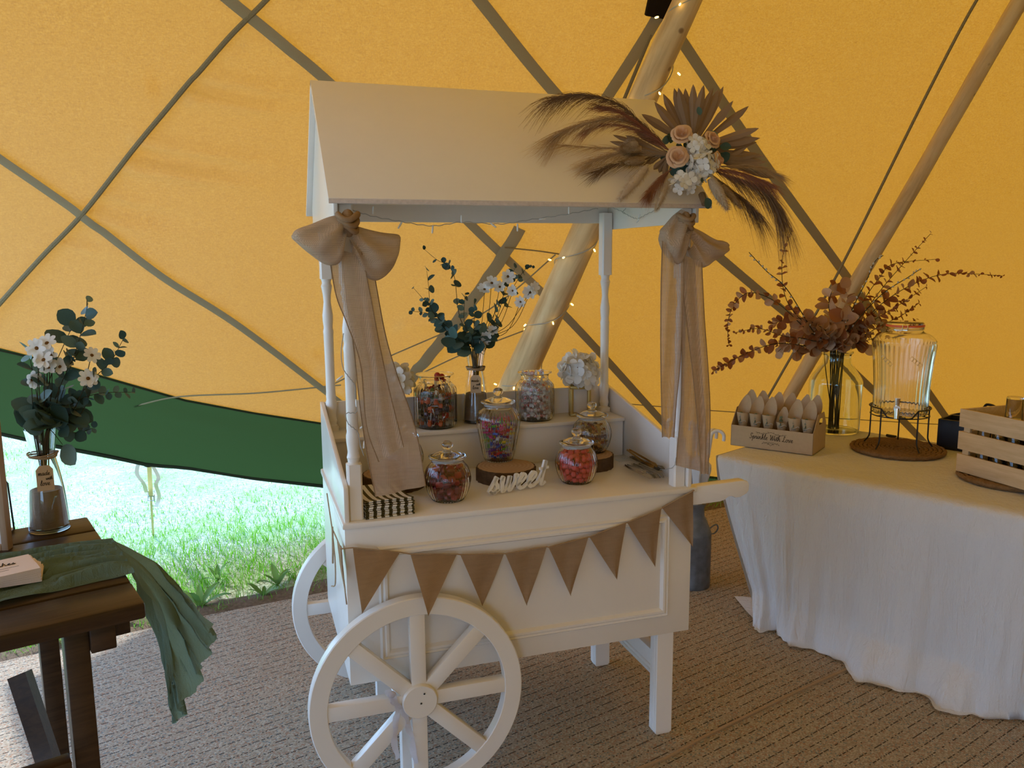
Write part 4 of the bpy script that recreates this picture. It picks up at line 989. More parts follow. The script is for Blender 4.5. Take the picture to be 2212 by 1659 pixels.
# round eucalyptus leaf, unit length
def round_leaf(nm, mat, w_=.92, cup=.10):
    rows = []
    for i, (y, q) in enumerate(((0,.03),(.10,.26),(.28,.44),(.5,.5),(.72,.43),(.9,.24),(1,.02))):
        rows.append([(x*q*w_, y, cup*(abs(x)*q - .3*y*y)) for x in (-1,-.5,0,.5,1)])
    return MB().grid(rows).mesh(nm, mat, 180)
EL = [round_leaf('leaf', M['euc']), round_leaf('leaf', M['euc'], .8, .2), round_leaf('leaf', M['euc2'], .7)]
LEAVES = {}
def spray(name, label, cat, group, px, y, base, sizes, pairs_, leafs, stemr=.0016, seed=0, twist=True, jit=.035, stemmat='stem', droop=0, dens=1.45, big=1.3, mouth=None):
    """stem through pixels at depth y (mean), starting at point base inside the vase; opposite leaves"""
    rr = random.Random(seed); t_ = thing(name, label, cat, base, group)
    P = [V(base)] + [V(ony(u, v, y + jit*math.sin(i*1.1+seed))) for i, (u, v) in enumerate(px)]
    if mouth:
        mc, mr, mo = mouth; dv = P[2]-mc; dv.z = 0; dv = dv.normalized()*mr*rr.uniform(.45,.95) + V((rr.uniform(-.25,.25)*mr, rr.uniform(-.25,.25)*mr, 0)); P[1] = mc + dv*.9
    C = [V(p) - V(base) for p in cr(P, 8)]
    def cuts(p, ax, x, L_):
        if not mouth: return False
        for f_, w_ in ((0,0),(.5,.45),(.5,-.45),(1,0)):
            q_ = V(base) + p + ax*L_*f_ + x*L_*w_; h_ = math.hypot(q_.x-mc.x, q_.y-mc.y)
            if q_.z < mc.z + .006 and h_ < mo + .008: return True
        return False
    MB().tube(C, [stemr*(1-.6*i/len(C)) for i in range(len(C))], 5).build('stem', M[stemmat], t_)
    n0 = 9 if len(P) > 2 else 3; pairs = int(pairs_*dens)
    for k in range(pairs):
        f = k/max(1, pairs-1); i = int(n0 + f*(len(C)-1-n0)); i = min(i, len(C)-1)
        d = (C[min(i+1, len(C)-1)] - C[max(i-1, 0)]).normalized(); s_ = (sizes[0] + (sizes[1]-sizes[0])*f)*big
        side = d.cross(V((rr.uniform(-1,1), rr.uniform(-1,1), rr.uniform(-1,1)))).normalized()
        for q in (-1, 1):
            if rr.random() < .08: continue
            sc = s_*rr.uniform(.75, 1.2); p = C[i] + d*rr.uniform(-.004,.004); tr_ = 0; bestl = None; reg = LEAVES.setdefault(group, [])
            for tl_ in range(10):                                    # the leaf takes the freest of ten directions
                sd_ = side if tl_ == 0 else d.cross(V((rr.uniform(-1,1), rr.uniform(-1,1), rr.uniform(-1,1)))).normalized()
                ax = (sd_*q + d*rr.uniform(.2,.7) + V((0,0,-droop))).normalized()
                nrm = ax.cross(d.cross(ax)).normalized() if twist else V((0,-1,0))
                nrm = (nrm*.6 + V((rr.uniform(-.8,.8), rr.uniform(-1.6,-.2), rr.uniform(-.5,.8)))).normalized()
                lc_ = V(base) + p + ax*sc*.55; cost = sum(max(0, .46*(sc+s2)-(lc_-c2).length) for c2, s2 in reg)
                if bestl is None or cost < bestl[0]: bestl = (cost, ax, nrm, lc_)
                if cost == 0: break
            _, ax, nrm, lc_ = bestl; reg.append((lc_, sc)); x = ax.cross(nrm).normalized(); nrm = x.cross(ax)
            while cuts(p, ax, x, sc) and tr_ < 8:                    # leaves at the rim turn up and out of the glass
                tr_ += 1; ax = (ax + V((0,0,.45))).normalized(); p = p + V((0,0,.006)) + d*.002; x = ax.cross(nrm).normalized(); nrm = x.cross(ax)
            Mx = Matrix(((x.x*sc, ax.x*sc, nrm.x*sc, p.x), (x.y*sc, ax.y*sc, nrm.y*sc, p.y), (x.z*sc, ax.z*sc, nrm.z*sc, p.z), (0,0,0,1)))
            link('leaf', leafs[rr.randrange(len(leafs))], t_, M=Mx)
    return t_
petal_rows = [[(x*q, y, .12*(abs(x)*q) + .10*math.sin(y*2.5)) for x in (-1,0,1)] for y, q in ((.05,.07),(.35,.22),(.65,.27),(.88,.22),(1,.08))]
petal_me = MB().grid(petal_rows).mesh('petal', M['petal'], 180)
heart_me = MB().sphere((0,0,.05), (.2,.2,.14), 10, 6).mesh('heart', M['heart'], 180)
def daisy_spray(label, base, heads, y, size, seed, group, mouth=.170):
    rr = random.Random(seed); t_ = thing('daisy_spray', label, 'flowers', base, group); mid = None
    for i, (u, v) in enumerate(heads):
        p = V(ony(u, v, y - .02 - .03*rr.random())) - V(base)
        mid = p*.55 + V((rr.uniform(-.01,.01), 0, -.01))
        mid = p*.62 + V((rr.uniform(-.008,.008), 0, .012)); MB().tube(cr([(0,0,0), (.012*rr.uniform(-1,1), .01*rr.uniform(-1,1), mouth), tuple(mid), tuple(p)], 6), .0011, 5).build('stem', M['stem'], t_)
        n = (V((CAM-V(base)))*.35 + V((rr.uniform(-1.3,1.3), -.4, rr.uniform(-.4,1.1)))).normalized()
        h = bpy.data.objects.new('flower', None); col.objects.link(h); h.parent = t_
        s_ = size*rr.uniform(.85,1.15); h.matrix_local = frame(p, n) @ Matrix.Scale(s_, 4)
        np_ = 8; op = rr.uniform(.1,.5)
        for k in range(np_): link('petal', petal_me, h, M=Matrix.Rotation(2*PI*k/np_+rr.uniform(-.12,.12), 4, 'Z') @ Matrix.Rotation(op+rr.uniform(-.15,.15), 4, 'X'))
        link('heart', heart_me, h)
pV = V(onz(1024,908,ZS)); pV.y = min(pV.y, .588); vase(pV, 'glass carafe vase with hessian filling and kraft tag on the cart shelf', 1.0, (CAM-pV) * V((1,1,0)))
B = lambda i: pV + V((.006*math.cos(i*2.1), .006*math.sin(i*2.1), .118))
yv = pV.y
EG = 'eucalyptus stems in the vase on the cart'; ELb = 'dark green eucalyptus stem in the vase on the cart shelf'
for i, (px, sz, pr) in enumerate(((((1008,765),(975,728),(948,690),(922,655),(893,622)), (.036,.012), 9), (((1006,765),(992,680),(982,600),(965,572),(945,562),(918,540)), (.034,.012), 9),
        (((1002,765),(960,700),(932,668),(926,620),(922,585)), (.034,.020), 6), (((1014,765),(1004,700),(1003,660),(1005,632)), (.036,.012), 6), (((1020,765),(1024,700),(1026,655)), (.036,.016), 5),
        (((1030,765),(1052,710),(1080,655),(1100,610),(1112,580)), (.040,.022), 8), (((1030,765),(1075,690),(1112,615),(1135,582),(1148,576)), (.032,.010), 7), (((1000,770),(965,715),(930,680),(890,672)), (.030,.012), 6),
        (((1022,760),(1030,735),(1040,725)), (.046,.040), 4), (((1010,762),(995,738),(970,728)), (.046,.040), 4))):
    spray('eucalyptus_branch', ELb, 'eucalyptus', EG, px, yv, B(i), sz, pr, EL, seed=i, mouth=(pV+V((0,0,.270)), .030, .0385))
daisy_spray('white daisies with brown hearts in the vase on the cart shelf', B(3), ((1047,626),(1097,597),(1080,620),(1146,632),(1125,652),(1108,628),(1062,612),(1150,622)), yv, .027, 4, 'daisies in the vase on the cart')
daisy_spray('white daisies with brown hearts in the vase on the cart shelf', B(5), ((1064,716),(1052,728),(1042,738)), yv, .027, 9, 'daisies in the vase on the cart')
# ---- gold frame vases with hydrangea heads
flr = MB()
for k in range(4):
    a = k*PI/2; rows = []
    for y, q in ((.02,.03),(.25,.30),(.6,.46),(.9,.34),(1.02,.06)):
        rows.append([V((math.cos(a)*y - math.sin(a)*x*q, math.sin(a)*y + math.cos(a)*x*q, .22*y*y - .05*abs(x))) for x in (-1,-.4,.4,1)])
    flr.grid(rows)
flr.sphere((0,0,.03), .05, 6, 4, 1)
floret = flr.mesh('floret', [M['petal'], M['heart']], 180)
def hydrangea(pos, r, n, label, seed, parent=None, sq=.85, name='hydrangea_head'):
    rr = random.Random(seed)
    if parent is None: t_ = thing(name, label, 'flowers', pos)
    else:
        t_ = bpy.data.objects.new('hydrangea', None); col.objects.link(t_); t_.parent = parent; t_.location = pos
    MB().sphere((0,0,0), r*.62, 10, 7).build('core', M['petal'], t_)
    for i in range(n):
        z = 1 - 1.75*(i+.5)/n; a = i*2.39996 + seed; q = math.sqrt(max(0, 1-z*z)); d = V((q*math.cos(a), q*math.sin(a), z*sq))
        link('floret', floret, t_, M=frame(d*r*rr.uniform(.82,1.02), d + V((rr.uniform(-.5,.5), rr.uniform(-.5,.5), rr.uniform(-.4,.5)))) @ Matrix.Scale(r*.52*rr.uniform(.8,1.15), 4) @ Matrix.Rotation(rr.random()*3, 4, 'Z'))
    if parent is None: MB().tube([(0,0,-r*.4),(0,0,-r*1.15)], .003, 6).build('stem', M['stem'], t_)
    return t_
def goldvase(pos, label):
    t_ = thing('frame_vase', label, 'vase', pos); h = .112; w_ = .034
    for x in (-w_, w_):
        for y in (-.02, .02): MB().box((x-.006,y-.006,.004), (x+.006,y+.006,h), 0).build('upright', M['brass'], t_, bevel=.001)
    for z in (0, h-.006):
        MB().box((-w_-.006,-.026,z), (w_+.006,.026,z+.012)).build('rail', M['brass'], t_, bevel=.001)
    MB().box((-w_+.006,-.004,.012), (w_-.006,.004,h-.006)).build('panel', plain('mirror_panel', (.62,.58,.52), .25, .5), t_, bevel=.001)
    MB().lathe([(.016,h+.004),(.017,h+.018),(.014,h+.018),(.013,h+.006)], 18, close=True).build('neck', M['brass'], t_)
    return t_
pG = V(onz(1243,893,ZS)); pG.y = min(pG.y, .574); goldvase(pG, 'gold framed bud vase with a mirror panel beside the jar of taffies').rotation_euler = (0,0,-.25)
hydrangea(pG + V((0,0,.172)), .071, 42, 'large white hydrangea head in the gold framed vase beside the taffies', 2)
pG2 = V(onz(852,926,ZS)); pG2.y = min(pG2.y, .574); goldvase(pG2, 'gold framed bud vase half hidden behind the long bow tail').rotation_euler = (0,0,-.2)
hydrangea(pG2 + V((0,0,.172)), .066, 38, 'white hydrangea head partly veiled by the long bow tail', 6)
# ---- sweet sign
sg0, sg1 = V(onz(1052,1072,ZT)), V(onz(1178,1049,ZT)); ex = (sg1-sg0).normalized()
st, w_ = strokes('sweet', .22); size = (sg1-sg0).length/(w_*1.04)
sign = thing('word_sign', 'white cut-out wooden sign spelling sweet in script', 'sign', (sg0+sg1)/2 + V((0,0,.0008)))
nrm = V((ex.y, -ex.x, 0)).normalized()
letter_of = []; x = 0
for ch in 'sweet': letter_of.append((ch, x)); x += GL[ch][0]
def fat(pl, wid, th):
    """flat ribbon of constant depth along a pen line"""
    mb = MB(); N = len(pl); rows = []
    for i, (px_, py_) in enumerate(pl):
        tx, ty = pl[min(i+1, N-1)][0]-pl[max(i-1, 0)][0], pl[min(i+1, N-1)][1]-pl[max(i-1, 0)][1]; ll = math.hypot(tx, ty) or 1
        nx, ny = -ty/ll, tx/ll
        ww = wid*(1.25 if ty < -.02 else .8)
        c = ex*((px_-w_/2)*size) + V((0,0,(py_*.95+.13)*size))
        off = ex*nx*ww + V((0,0,ny*ww))
        rows.append([c+off+nrm*th, c-off+nrm*th, c-off-nrm*th, c+off-nrm*th])
    mb.grid(rows, closed=True); mb.add(rows[0], [(0,1,2,3)]); mb.add(rows[-1], [(3,2,1,0)])
    return mb
for ch, x0 in letter_of:
    mb = MB()
    for s_ in GL[ch][1]:
        q = fat([(x0+p[0]+.22*p[1], p[1]) for p in cr(s_, 8)], .0055, .0050); mb.add(q.v, q.f)
    mb  .build('letter', gloss('sign_white', (.82,.80,.77), .5, .04), sign, 40)
# ---- striped paper bags, a stack
tb = NT('striped_paper'); oc = tb.coord(); sp = tb.n('SeparateXYZ'); tb.t.links.new(oc.outputs[0], sp.inputs[0])
fr_ = tb.math('FRACT', tb.math('MULTIPLY', sp.outputs[0], 1/.0235)); st_ = tb.math('LESS_THAN', fr_, .46)
MST = tb.done(tb.bsdf(tb.mix(st_, (.80,.77,.72), (.075,.058,.018)), .7, .2))
b0, b1, b2 = V(onz(784,1127,ZT)), V(onz(898,1106,ZT)), V(onz(858,1066,ZT))
exb = V((1,.09,0)).normalized(); b0 = V((.078,.004,ZT)); eyb = V((-exb.y, exb.x, 0)); wb = .148; lb = sL.y - .145 - b0.y
for k in range(10):
    rows = []; dz = .0044*k; jx, jy, ja = R.uniform(-.004,.004), R.uniform(-.004,.006)+.0016*k, R.uniform(-.03,.03)
    for j in range(9):
        y = lb*j/8; dip = -.006*math.sin(PI*j/8)*(k/9) + (.004*(1-j/2) if j < 2 else 0)*(k/9)
        rows.append([(wb*i/6, y, dip + .0016*math.sin(i*.9)*(k/9)) for i in range(7)])
    mb = MB(); up2 = [[(x, y, z+.0033) for x, y, z in r_] for r_ in rows]
    ring = [a+b[::-1] for a, b in zip(rows, up2)]
    mb.grid(ring, closed=True); mb.add(ring[0], [tuple(range(14))]); mb.add(ring[-1], [tuple(range(14))[::-1]])
    o = mb.build('paper_bag', MST, smooth=50)
    o.matrix_world = Matrix(((exb.x, eyb.x, 0, b0.x+jx-.012), (exb.y, eyb.y, 0, b0.y+jy+.006), (0, 0, 1, ZT+.0065*(1 if k else .2)+dz - (.0052 if k else 0)), (0,0,0,1))) @ Matrix.Rotation(ja, 4, 'Z')
    tag(o, 'black and white striped paper sweet bag in the stack on the counter' if k < 9 else 'striped paper sweet bag on top of the stack, slightly curled', 'paper bag', 'stack of striped paper bags')
# ---- tongs
def tongs(p0, p1, z, label, mat, wid=.008, i=0):
    p0, p1 = V(onz(*p0, ZT)), V(onz(*p1, ZT)); d = (p1-p0); Lt = d.length; d.normalize(); s_ = V((-d.y, d.x, 0))
    t_ = thing('sugar_tongs', label, 'tongs', V((p0.x, p0.y, ZT+z)), 'serving tongs on the counter')
    for q in (-1, 1):
        rows = []
        for k in range(13):
            f = k/12; op = .0035 + .008*math.sin(min(1, f*1.15)*PI*.5) - (.006*max(0, f-.75)/.25)
            ww = wid*(.5 + .5*math.sin(PI*min(1, .2+f*.75)))*.5 if f < .8 else wid*(.4+.9*math.sin(PI*(f-.8)/.2)*.6)
            c = d*Lt*f + s_*q*op; zz = .0072 + .002*math.sin(f*3+i)
            rows.append([c + V((0,0,zz-ww)), c + V((0,0,zz+ww)), c + s_*.0012*q + V((0,0,zz+ww)), c + s_*.0012*q + V((0,0,zz-ww))])
        MB().grid(rows, closed=True).build('arm', mat, t_, 40)
    MB().tube([s_*-.0035 + V((0,0,.0045)), -d*.003 + V((0,0,.0045)), s_*.0035 + V((0,0,.0045))], .0022, 6).build('spring', mat, t_)
tl = 'steel sugar tongs in the heap on the counter'
for i, (a, b) in enumerate((((1350,1010),(1402,1032)), ((1356,1018),(1412,1042)), ((1362,1004),(1432,1030)), ((1352,1028),(1392,1046)), ((1378,1006),(1430,1036)), ((1366,1012),(1422,1044)))):
    tongs(a, b, .0005+.0105*(i % 4), tl, M['steel'], i=i)
tongs((1356,1000), (1416,1038), .043, 'gold sugar tongs lying across the heap of steel tongs', M['goldmetal'], i=9)
tg_ = MB().box((-.03,-.02,0), (.03,.02,.0015)).build('clear_tray', M['seal']); tg_.location = onz(1372,992,ZT) + V((0,0,.0002)); tg_.location.x = min(tg_.location.x, 1.086); tag(tg_, 'small clear plastic flap lying behind the tongs', 'plastic')
# ================================================================ DRIED FLOWERS ON THE ROOF
RN = V((0, -(ZR-ZE), D/2-EF)).normalized(); RP = V((0, EF, ZE))
C0 = onpl(1500, 350, RP + RN*.07, RN)
arr = thing('dried_flower_arrangement', 'dried palm, pampas and peach rose arrangement fixed to the cart roof corner', 'flowers', C0)
def av(u, v, off=0):                                                 # in the frame of the arrangement; never below the roof boards
    p = onpl(u, v, C0 - FW*off, FW); q = onpl(u, v, RP + RN*.02, RN)
    if (q-CAM).dot(FW) < (p-CAM).dot(FW) and q.x < XR+.02 and q.y < D/2: p = q
    return p - C0
def lift(me):
    for v_ in me.vertices:
        p = v_.co + C0
        if XL-.01 < p.x < XR+.012 and EF-.012 < p.y < D/2+.004:
            h_ = (p-RP).dot(RN)
            if h_ < .004: v_.co += RN*(.004-h_)
        elif XL-.01 < p.x < XR+.012 and EF-.10 < p.y <= EF-.012 and p.z > ZE-.03: pass
    me.update()
def rv(u, v, off=.03): return onpl(u, v, RP + RN*off, RN) - C0
def palm(base, tips, wid, off, mat='palm', seed=0):
    f = bpy.data.objects.new('palm_fan', None); col.objects.link(f); f.parent = arr; rr = random.Random(seed)
    b0 = av(*base, off)
    for u, v in tips:
        t_ = av(u, v, off + rr.uniform(-.02,.02)); d = t_ - b0; Ln = d.length; d.normalize(); s_ = FW.cross(d).normalized()
        s_ = (s_*rr.uniform(.75,1) + FW*rr.uniform(-.5,.5)).normalized(); n = d.cross(s_); rows = []
        for k, (f_, q) in enumerate(((0,.12),(.25,.45),(.5,.8),(.7,1),(.85,.8),(.95,.35),(1,.02))):
            c = b0 + d*Ln*f_ + n*(.012*math.sin(f_*2+seed)); w_ = wid*q*rr.uniform(.92,1.08)
            rows.append([c - s_*w_ + n*w_*.35, c, c + s_*w_ + n*w_*.35])
        MB().grid(rows).build('blade', M[mat], f, smooth=30, recalc=False)
palm((1496,318), ((1386,246),(1413,222),(1432,205),(1455,193),(1465,191),(1479,193),(1498,184),(1519,185),(1537,191),(1552,196),(1563,190),(1584,221),(1617,233),(1638,279),(1640,300),(1633,312),(1642,350),(1650,340)), .0135, .0, seed=2)
palm((1440,335), ((1325,288),(1318,304),(1322,318),(1335,330),(1352,292),(1372,278),(1400,330),(1395,350),(1415,366),(1426,372),(1437,380)), .0095, .02, seed=5)
palm((1540,345), ((1615,318),(1640,335),(1655,352),(1665,368),(1672,385),(1640,372)), .010, .0, seed=8)
def plume(px, mat, n, ln, spread, off, seed, droop=.25, wid=.0007, back=0):
    rr = random.Random(seed); S = [V(p) for p in cr([av(u, v, off + o_) for u, v, o_ in px], 10)]; mb = MB()
    mb.tube(S, [.0025*(1-.8*i/len(S)) for i in range(len(S))], 5)
    for i in range(int(n*1.25)):
        f = rr.random()**.85; k = min(len(S)-2, int(f*(len(S)-1))); p = S[k]; d = (S[k+1]-S[max(0,k-1)]).normalized()
        side = d.cross(FW).normalized()*rr.uniform(-1,1) + FW*rr.uniform(-.6,.6)
        L0 = ln*rr.uniform(.55,1.45); v1 = (d + side*spread).normalized(); rows = []; w = wid*rr.uniform(.7,1.4); sd = v1.cross(V((rr.uniform(-1,1), rr.uniform(-1,1), .3))).normalized()
        for q in (0,.35,.7,1):
            c = p + v1*L0*q + V((0,0,-droop*L0*q*q)); ww = w*(1-.8*q); rows.append([c - sd*ww, c + sd*ww])
        mb.grid(rows)
    return mb.build('pampas_plume', M[mat], arr, smooth=180, recalc=False)
plume(((1440,320,0),(1390,270,.02),(1330,222,.04),(1260,205,.05),(1195,212,.05)), 'pamp_b', 620, .085, .45, .02, 1, droop=.55)
plume(((1445,325,0),(1400,285,.02),(1345,245,.03),(1300,232,.03)), 'pamp_r', 420, .05, .3, .03, 2, droop=.2)
plume(((1430,315,0),(1370,268,.02),(1310,258,.04),(1240,275,.04),(1200,295,.04)), 'pamp_t', 420, .085, .45, .01, 3, droop=.4)
plume(((1430,310,0),(1360,275,.02),(1300,270,.02),(1270,280,.02)), 'pamp_r', 260, .05, .35, .025, 4, droop=.3)
plume(((1440,335,0),(1380,330,.01),(1320,335,.02),(1270,352,.02)), 'pamp_t', 330, .07, .5, .02, 5, droop=.3)
plume(((1400,330,0),(1340,322,.01),(1270,318,.02),(1190,312,.02)), 'pamp_t', 120, .06, .35, .0, 6, droop=.2)
plume(((1450,365,0),(1430,385,.01),(1412,405,.02),(1402,420,.02)), 'pamp_r', 420, .04, .5, .03, 7, droop=.3)
plume(((1545,370,0),(1590,385,.01),(1635,400,.01),(1665,425,.01),(1685,460,0)), 'pamp_b', 520, .09, .4, .02, 8, droop=.75)
plume(((1545,365,0),(1590,372,.01),(1630,385,.01),(1660,398,.01)), 'pamp_r', 480, .05, .4, .03, 9, droop=.35)
plume(((1550,360,0),(1600,360,0),(1650,368,0),(1680,378,0)), 'pamp_t', 260, .05, .35, .01, 10, droop=.2)
plume(((1540,380,0),(1580,410,.0),(1610,435,0),(1630,455,0)), 'pamp_b', 260, .08, .35, .0, 11, droop=.6)
plume(((1440,330,0),(1390,345,.01),(1330,355,.02),(1290,372,.02)), 'pamp_b', 150, .07, .4, .015, 12, droop=.2)
def bunny(a, b, r0, off, seed, mat='bunny'):
    rr = random.Random(seed); A_, B_ = av(*a, off), av(*b, off); d = (B_-A_); Ln = d.length; d.normalize(); mb = MB()
    x = d.cross(FW).normalized(); y = d.cross(x); prof = lambda f: r0*max(.05, math.sin(PI*min(1, .18+f*.82))**.7)
    rows = [[A_ + d*Ln*f + (x*math.cos(k*PI/6) + y*math.sin(k*PI/6))*prof(f)*.75*(1+.12*rr.random()) for k in range(12)] for f in [i/9 for i in range(10)]]
    mb.grid(rows, closed=True)
    for i in range(900):
        f = rr.random(); a_ = rr.random()*2*PI; o = x*math.cos(a_) + y*math.sin(a_); p = A_ + d*Ln*f + o*prof(f)*.7; v1 = (o + d*rr.uniform(.3,1.2)).normalized()
        w = .0009; s_ = v1.cross(d).normalized() if v1.cross(d).length > .01 else x
        mb.add([p - s_*w, p + s_*w, p + v1*r0*rr.uniform(.5,1.1)], [(0,1,2)])
    mb.build('bunny_tail', M[mat], arr, smooth=180, recalc=False)
bunny((1396,362), (1338,432), .016, .05, 1); bunny((1440,400), (1417,455), .010, .05, 2); bunny((1535,385), (1572,452), .021, .05, 3)
bunny((1560,400), (1600,448), .013, .03, 4, 'pamp_t'); bunny((1385,322), (1340,322), .018, .04, 5, 'pamp_t'); bunny((1392,345), (1342,352), .018, .04, 6, 'pamp_t'); bunny((1378,312),(1352,318), .017, .045, 7, 'bunny')
# roses: rings of curled petals
rp_ = []
for s_ in (0, 1):
    rows = []
    for j in range(8):
        f = j/7; rad = .12 + .70*math.sin(f*1.45) + (.16 if s_ else .05)*max(0, f-.75)/.25; z = -.55 + 1.12*f - (.30 if s_ else .10)*max(0, f-.72)**1.2/.2
        half = 1.0*(1 - .55*max(0, f-.6)**2/.16)
        rows.append([V((math.sin(a)*rad, -math.cos(a)*rad, z - .10*(a/half)**2*f)) for a in [(-1+2*k/8)*half for k in range(9)]])
    rp_.append(MB().grid(rows).mesh('petal', M['rosep'], 180))
def rose(u, v, r, n, off, tilt=(0,0,0), seed=0):
    rr = random.Random(seed); o = bpy.data.objects.new('rose', None); col.objects.link(o); o.parent = arr
    nn = (-FW + V(tilt)).normalized(); o.matrix_local = frame(av(u, v, off), nn) @ Matrix.Scale(r*1.08, 4)
    for ring, (cnt, sc, h, op) in enumerate(((2,.20,.36,-.25),(3,.32,.30,-.22),(4,.50,.18,-.10),(5,.74,.02,.06),(6,1.0,-.10,.24))):
        for k in range(cnt):
            a = 2*PI*k/cnt + ring*.9 + rr.uniform(-.25,.25)
            link('petal', rp_[0 if ring < 3 else 1], o, M=Matrix.Translation((0,0,h+rr.uniform(-.03,.03))) @ Matrix.Rotation(a, 4, 'Z') @ Matrix.Rotation(op+rr.uniform(-.08,.08), 4, 'X') @ Matrix.Scale(sc*rr.uniform(.94,1.05), 4))
rose(1473, 288, .031, 0, .055, (-.15,0,.35), 1); rose(1541, 300, .027, 0, .045, (.5,0,.25), 2); rose(1465, 337, .033, 0, .065, (-.1,0,.1), 3); rose(1552, 347, .027, 0, .045, (1.1,0,-.1), 4)
for (u, v, r, n, off, sd) in ((1508,318,.033,16,.05,1), (1519,356,.042,24,.055,2), (1476,396,.036,18,.05,3), (1503,384,.026,10,.05,4)):
    hydrangea(av(u, v, off), r, n, '', sd, parent=arr)
# dark foliage and foam base between the blooms
for i in range(46):
    u, v = R.gauss(1505,38), R.gauss(338,32); d = V((R.uniform(-1,1), R.uniform(-.9,.1), R.uniform(-.6,1))).normalized()
    link('leaf', EL[1] if i % 3 else EL[2], arr, M=frame(av(u, v, .015), V((R.uniform(-.5,.5), -1, R.uniform(-.5,.5)))) @ Matrix.Rotation(R.random()*6.3, 4, 'Z') @ Matrix.Scale(R.uniform(.022,.04), 4)).data.materials
MB().sphere(av(1505,350,-.02), (.07,.03,.06), 12, 8).build('foam_base', M['darkfol'], arr)
MB().tube([av(1516,420,.0), av(1523,440,.0)], .011, 8).build('stem_bundle', M['palm'], arr)
bpy.context.view_layer.update()
for o_ in list(arr.children_recursive):
    if o_.type == 'MESH' and o_.data.users == 1: lift(o_.data)
# ================================================================ DRINKS TABLE ON THE RIGHT
TH = .74
TA = V(onz(1552,985,TH)); TE = (V(onz(2212,1115,TH)) - TA).normalized(); TN = V((-TE.y, TE.x, 0))
TL, TD = 2.1, .95
def tp(e, n, z=0): return TA + TE*e + TN*n + V((0,0,z))
rzT = math.atan2(TE.y, TE.x)
tab = thing('trestle_table', 'long trestle table hidden under the cream cotton cloth', 'table', tp(0,0,-TH), rz=rzT)
MB().box((.02,.02,TH-.035), (TL-.02,TD-.02,TH-.006)).build('table_top', M['pine'], tab, bevel=.004)
for e in (.30, TL-.30):
    for n in (.10, TD-.10): MB().tube([(e,n,0),(e,n,TH-.03)], .014, 10).build('leg', M['steel'], tab)
    MB().tube([(e,.10,.3),(e,TD-.10,.3)], .012, 8).build('stretcher', M['steel'], tab)
# cloth: top sheet, long front drop that spills on the floor, pulled-in near end
cloth = MB(); NU, NV = 150, 64
rows = []
fr_u = [TL*i/NU for i in range(NU+1)]
def topz(e, n):
    fold = .006*math.exp(-((e-.34-.03*n)/.012)**2)
    return TH + .003 + fold + .0015*mnoise.noise(V((e*9, n*9, 0)))
for j in range(14):                                              # top, back to front
    n = TD*(1-j/13)
    rows.append([tp(e, n, topz(e, n)-TH) for e in fr_u])
for j in range(1, NV+1):
    f = j/NV; r_ = []
    for i, e in enumerate(fr_u):
        z = TH*(1-f)*1.0
        drop = f
        fold = .020*f*math.sin(e*17+.8*math.sin(e*5)+f*1.2) + .010*f*math.sin(e*41+1.3+2*f) + .006*math.sin(e*90+f*4)*min(1, f*2) + .008*f*mnoise.noise(V((e*14, f*3, 1)))
        ridge = .012*math.exp(-((e-.34)/.014)**2)*(1-f*.7)
        pull = max(0, 1-e/.50)**1.5                                # near end draws in towards the table's middle
        ee = e + .22*pull*f**1.1
        out = -.012 - .016*min(1, f*8) - fold - ridge + .10*pull*f
        flare = -.05*max(0, f-.80)/.20*(1+.7*math.sin(e*7+2)+.4*math.sin(e*19))
        zz = max(.004 + .006*max(0, math.sin(e*13+3))*max(0, (f-.93)/.07), z + .012*max(0, f-.85)*math.sin(e*11))
        if f > .94: zz = .004 + .010*abs(math.sin(e*16+f*20))
        if 0.95 < e < 1.12 and f > .8: flare -= .05*(f-.8)/.2*math.sin((e-.95)/.17*PI)
        r_.append(tp(ee, out + flare, zz - TH))
    rows.append(r_)
cloth.grid(rows)
# end drop on the side towards the cart
rows2 = []
for j in range(0, 31):
    f = j/30; r_ = []
    for k in range(30):
        n = TD*(1-k/29); x = -.006 - .012*min(1, f*6) - .014*f*math.sin(n*26+f*2) - .006*math.sin(n*60)*f
        pull = .22*(1-n/TD*.6)*f**1.1
        r_.append(tp(x + pull, n - (.012+.016*min(1, f*8))*(1-n/TD) + .10*f*(1-n/TD), max(.004, TH*(1-f)) - TH + (.003 if f == 0 else 0)))
    rows2.append(r_)
cloth.grid(rows2)
# trailing corner on the matting
cp = [onz(u, v, .006) for u, v in ((1586,1288),(1605,1290),(1640,1296),(1668,1300),(1660,1340),(1640,1348),(1612,1322))]
cloth.add([p + V((0,0,.004*i % .02)) for i, p in enumerate(cp)], [tuple(range(7))])
o = cloth.build('tablecloth', M['linen'], smooth=180, recalc=False)
tag(o, 'cream cotton cloth draped over the drinks table down to the matting', 'tablecloth')
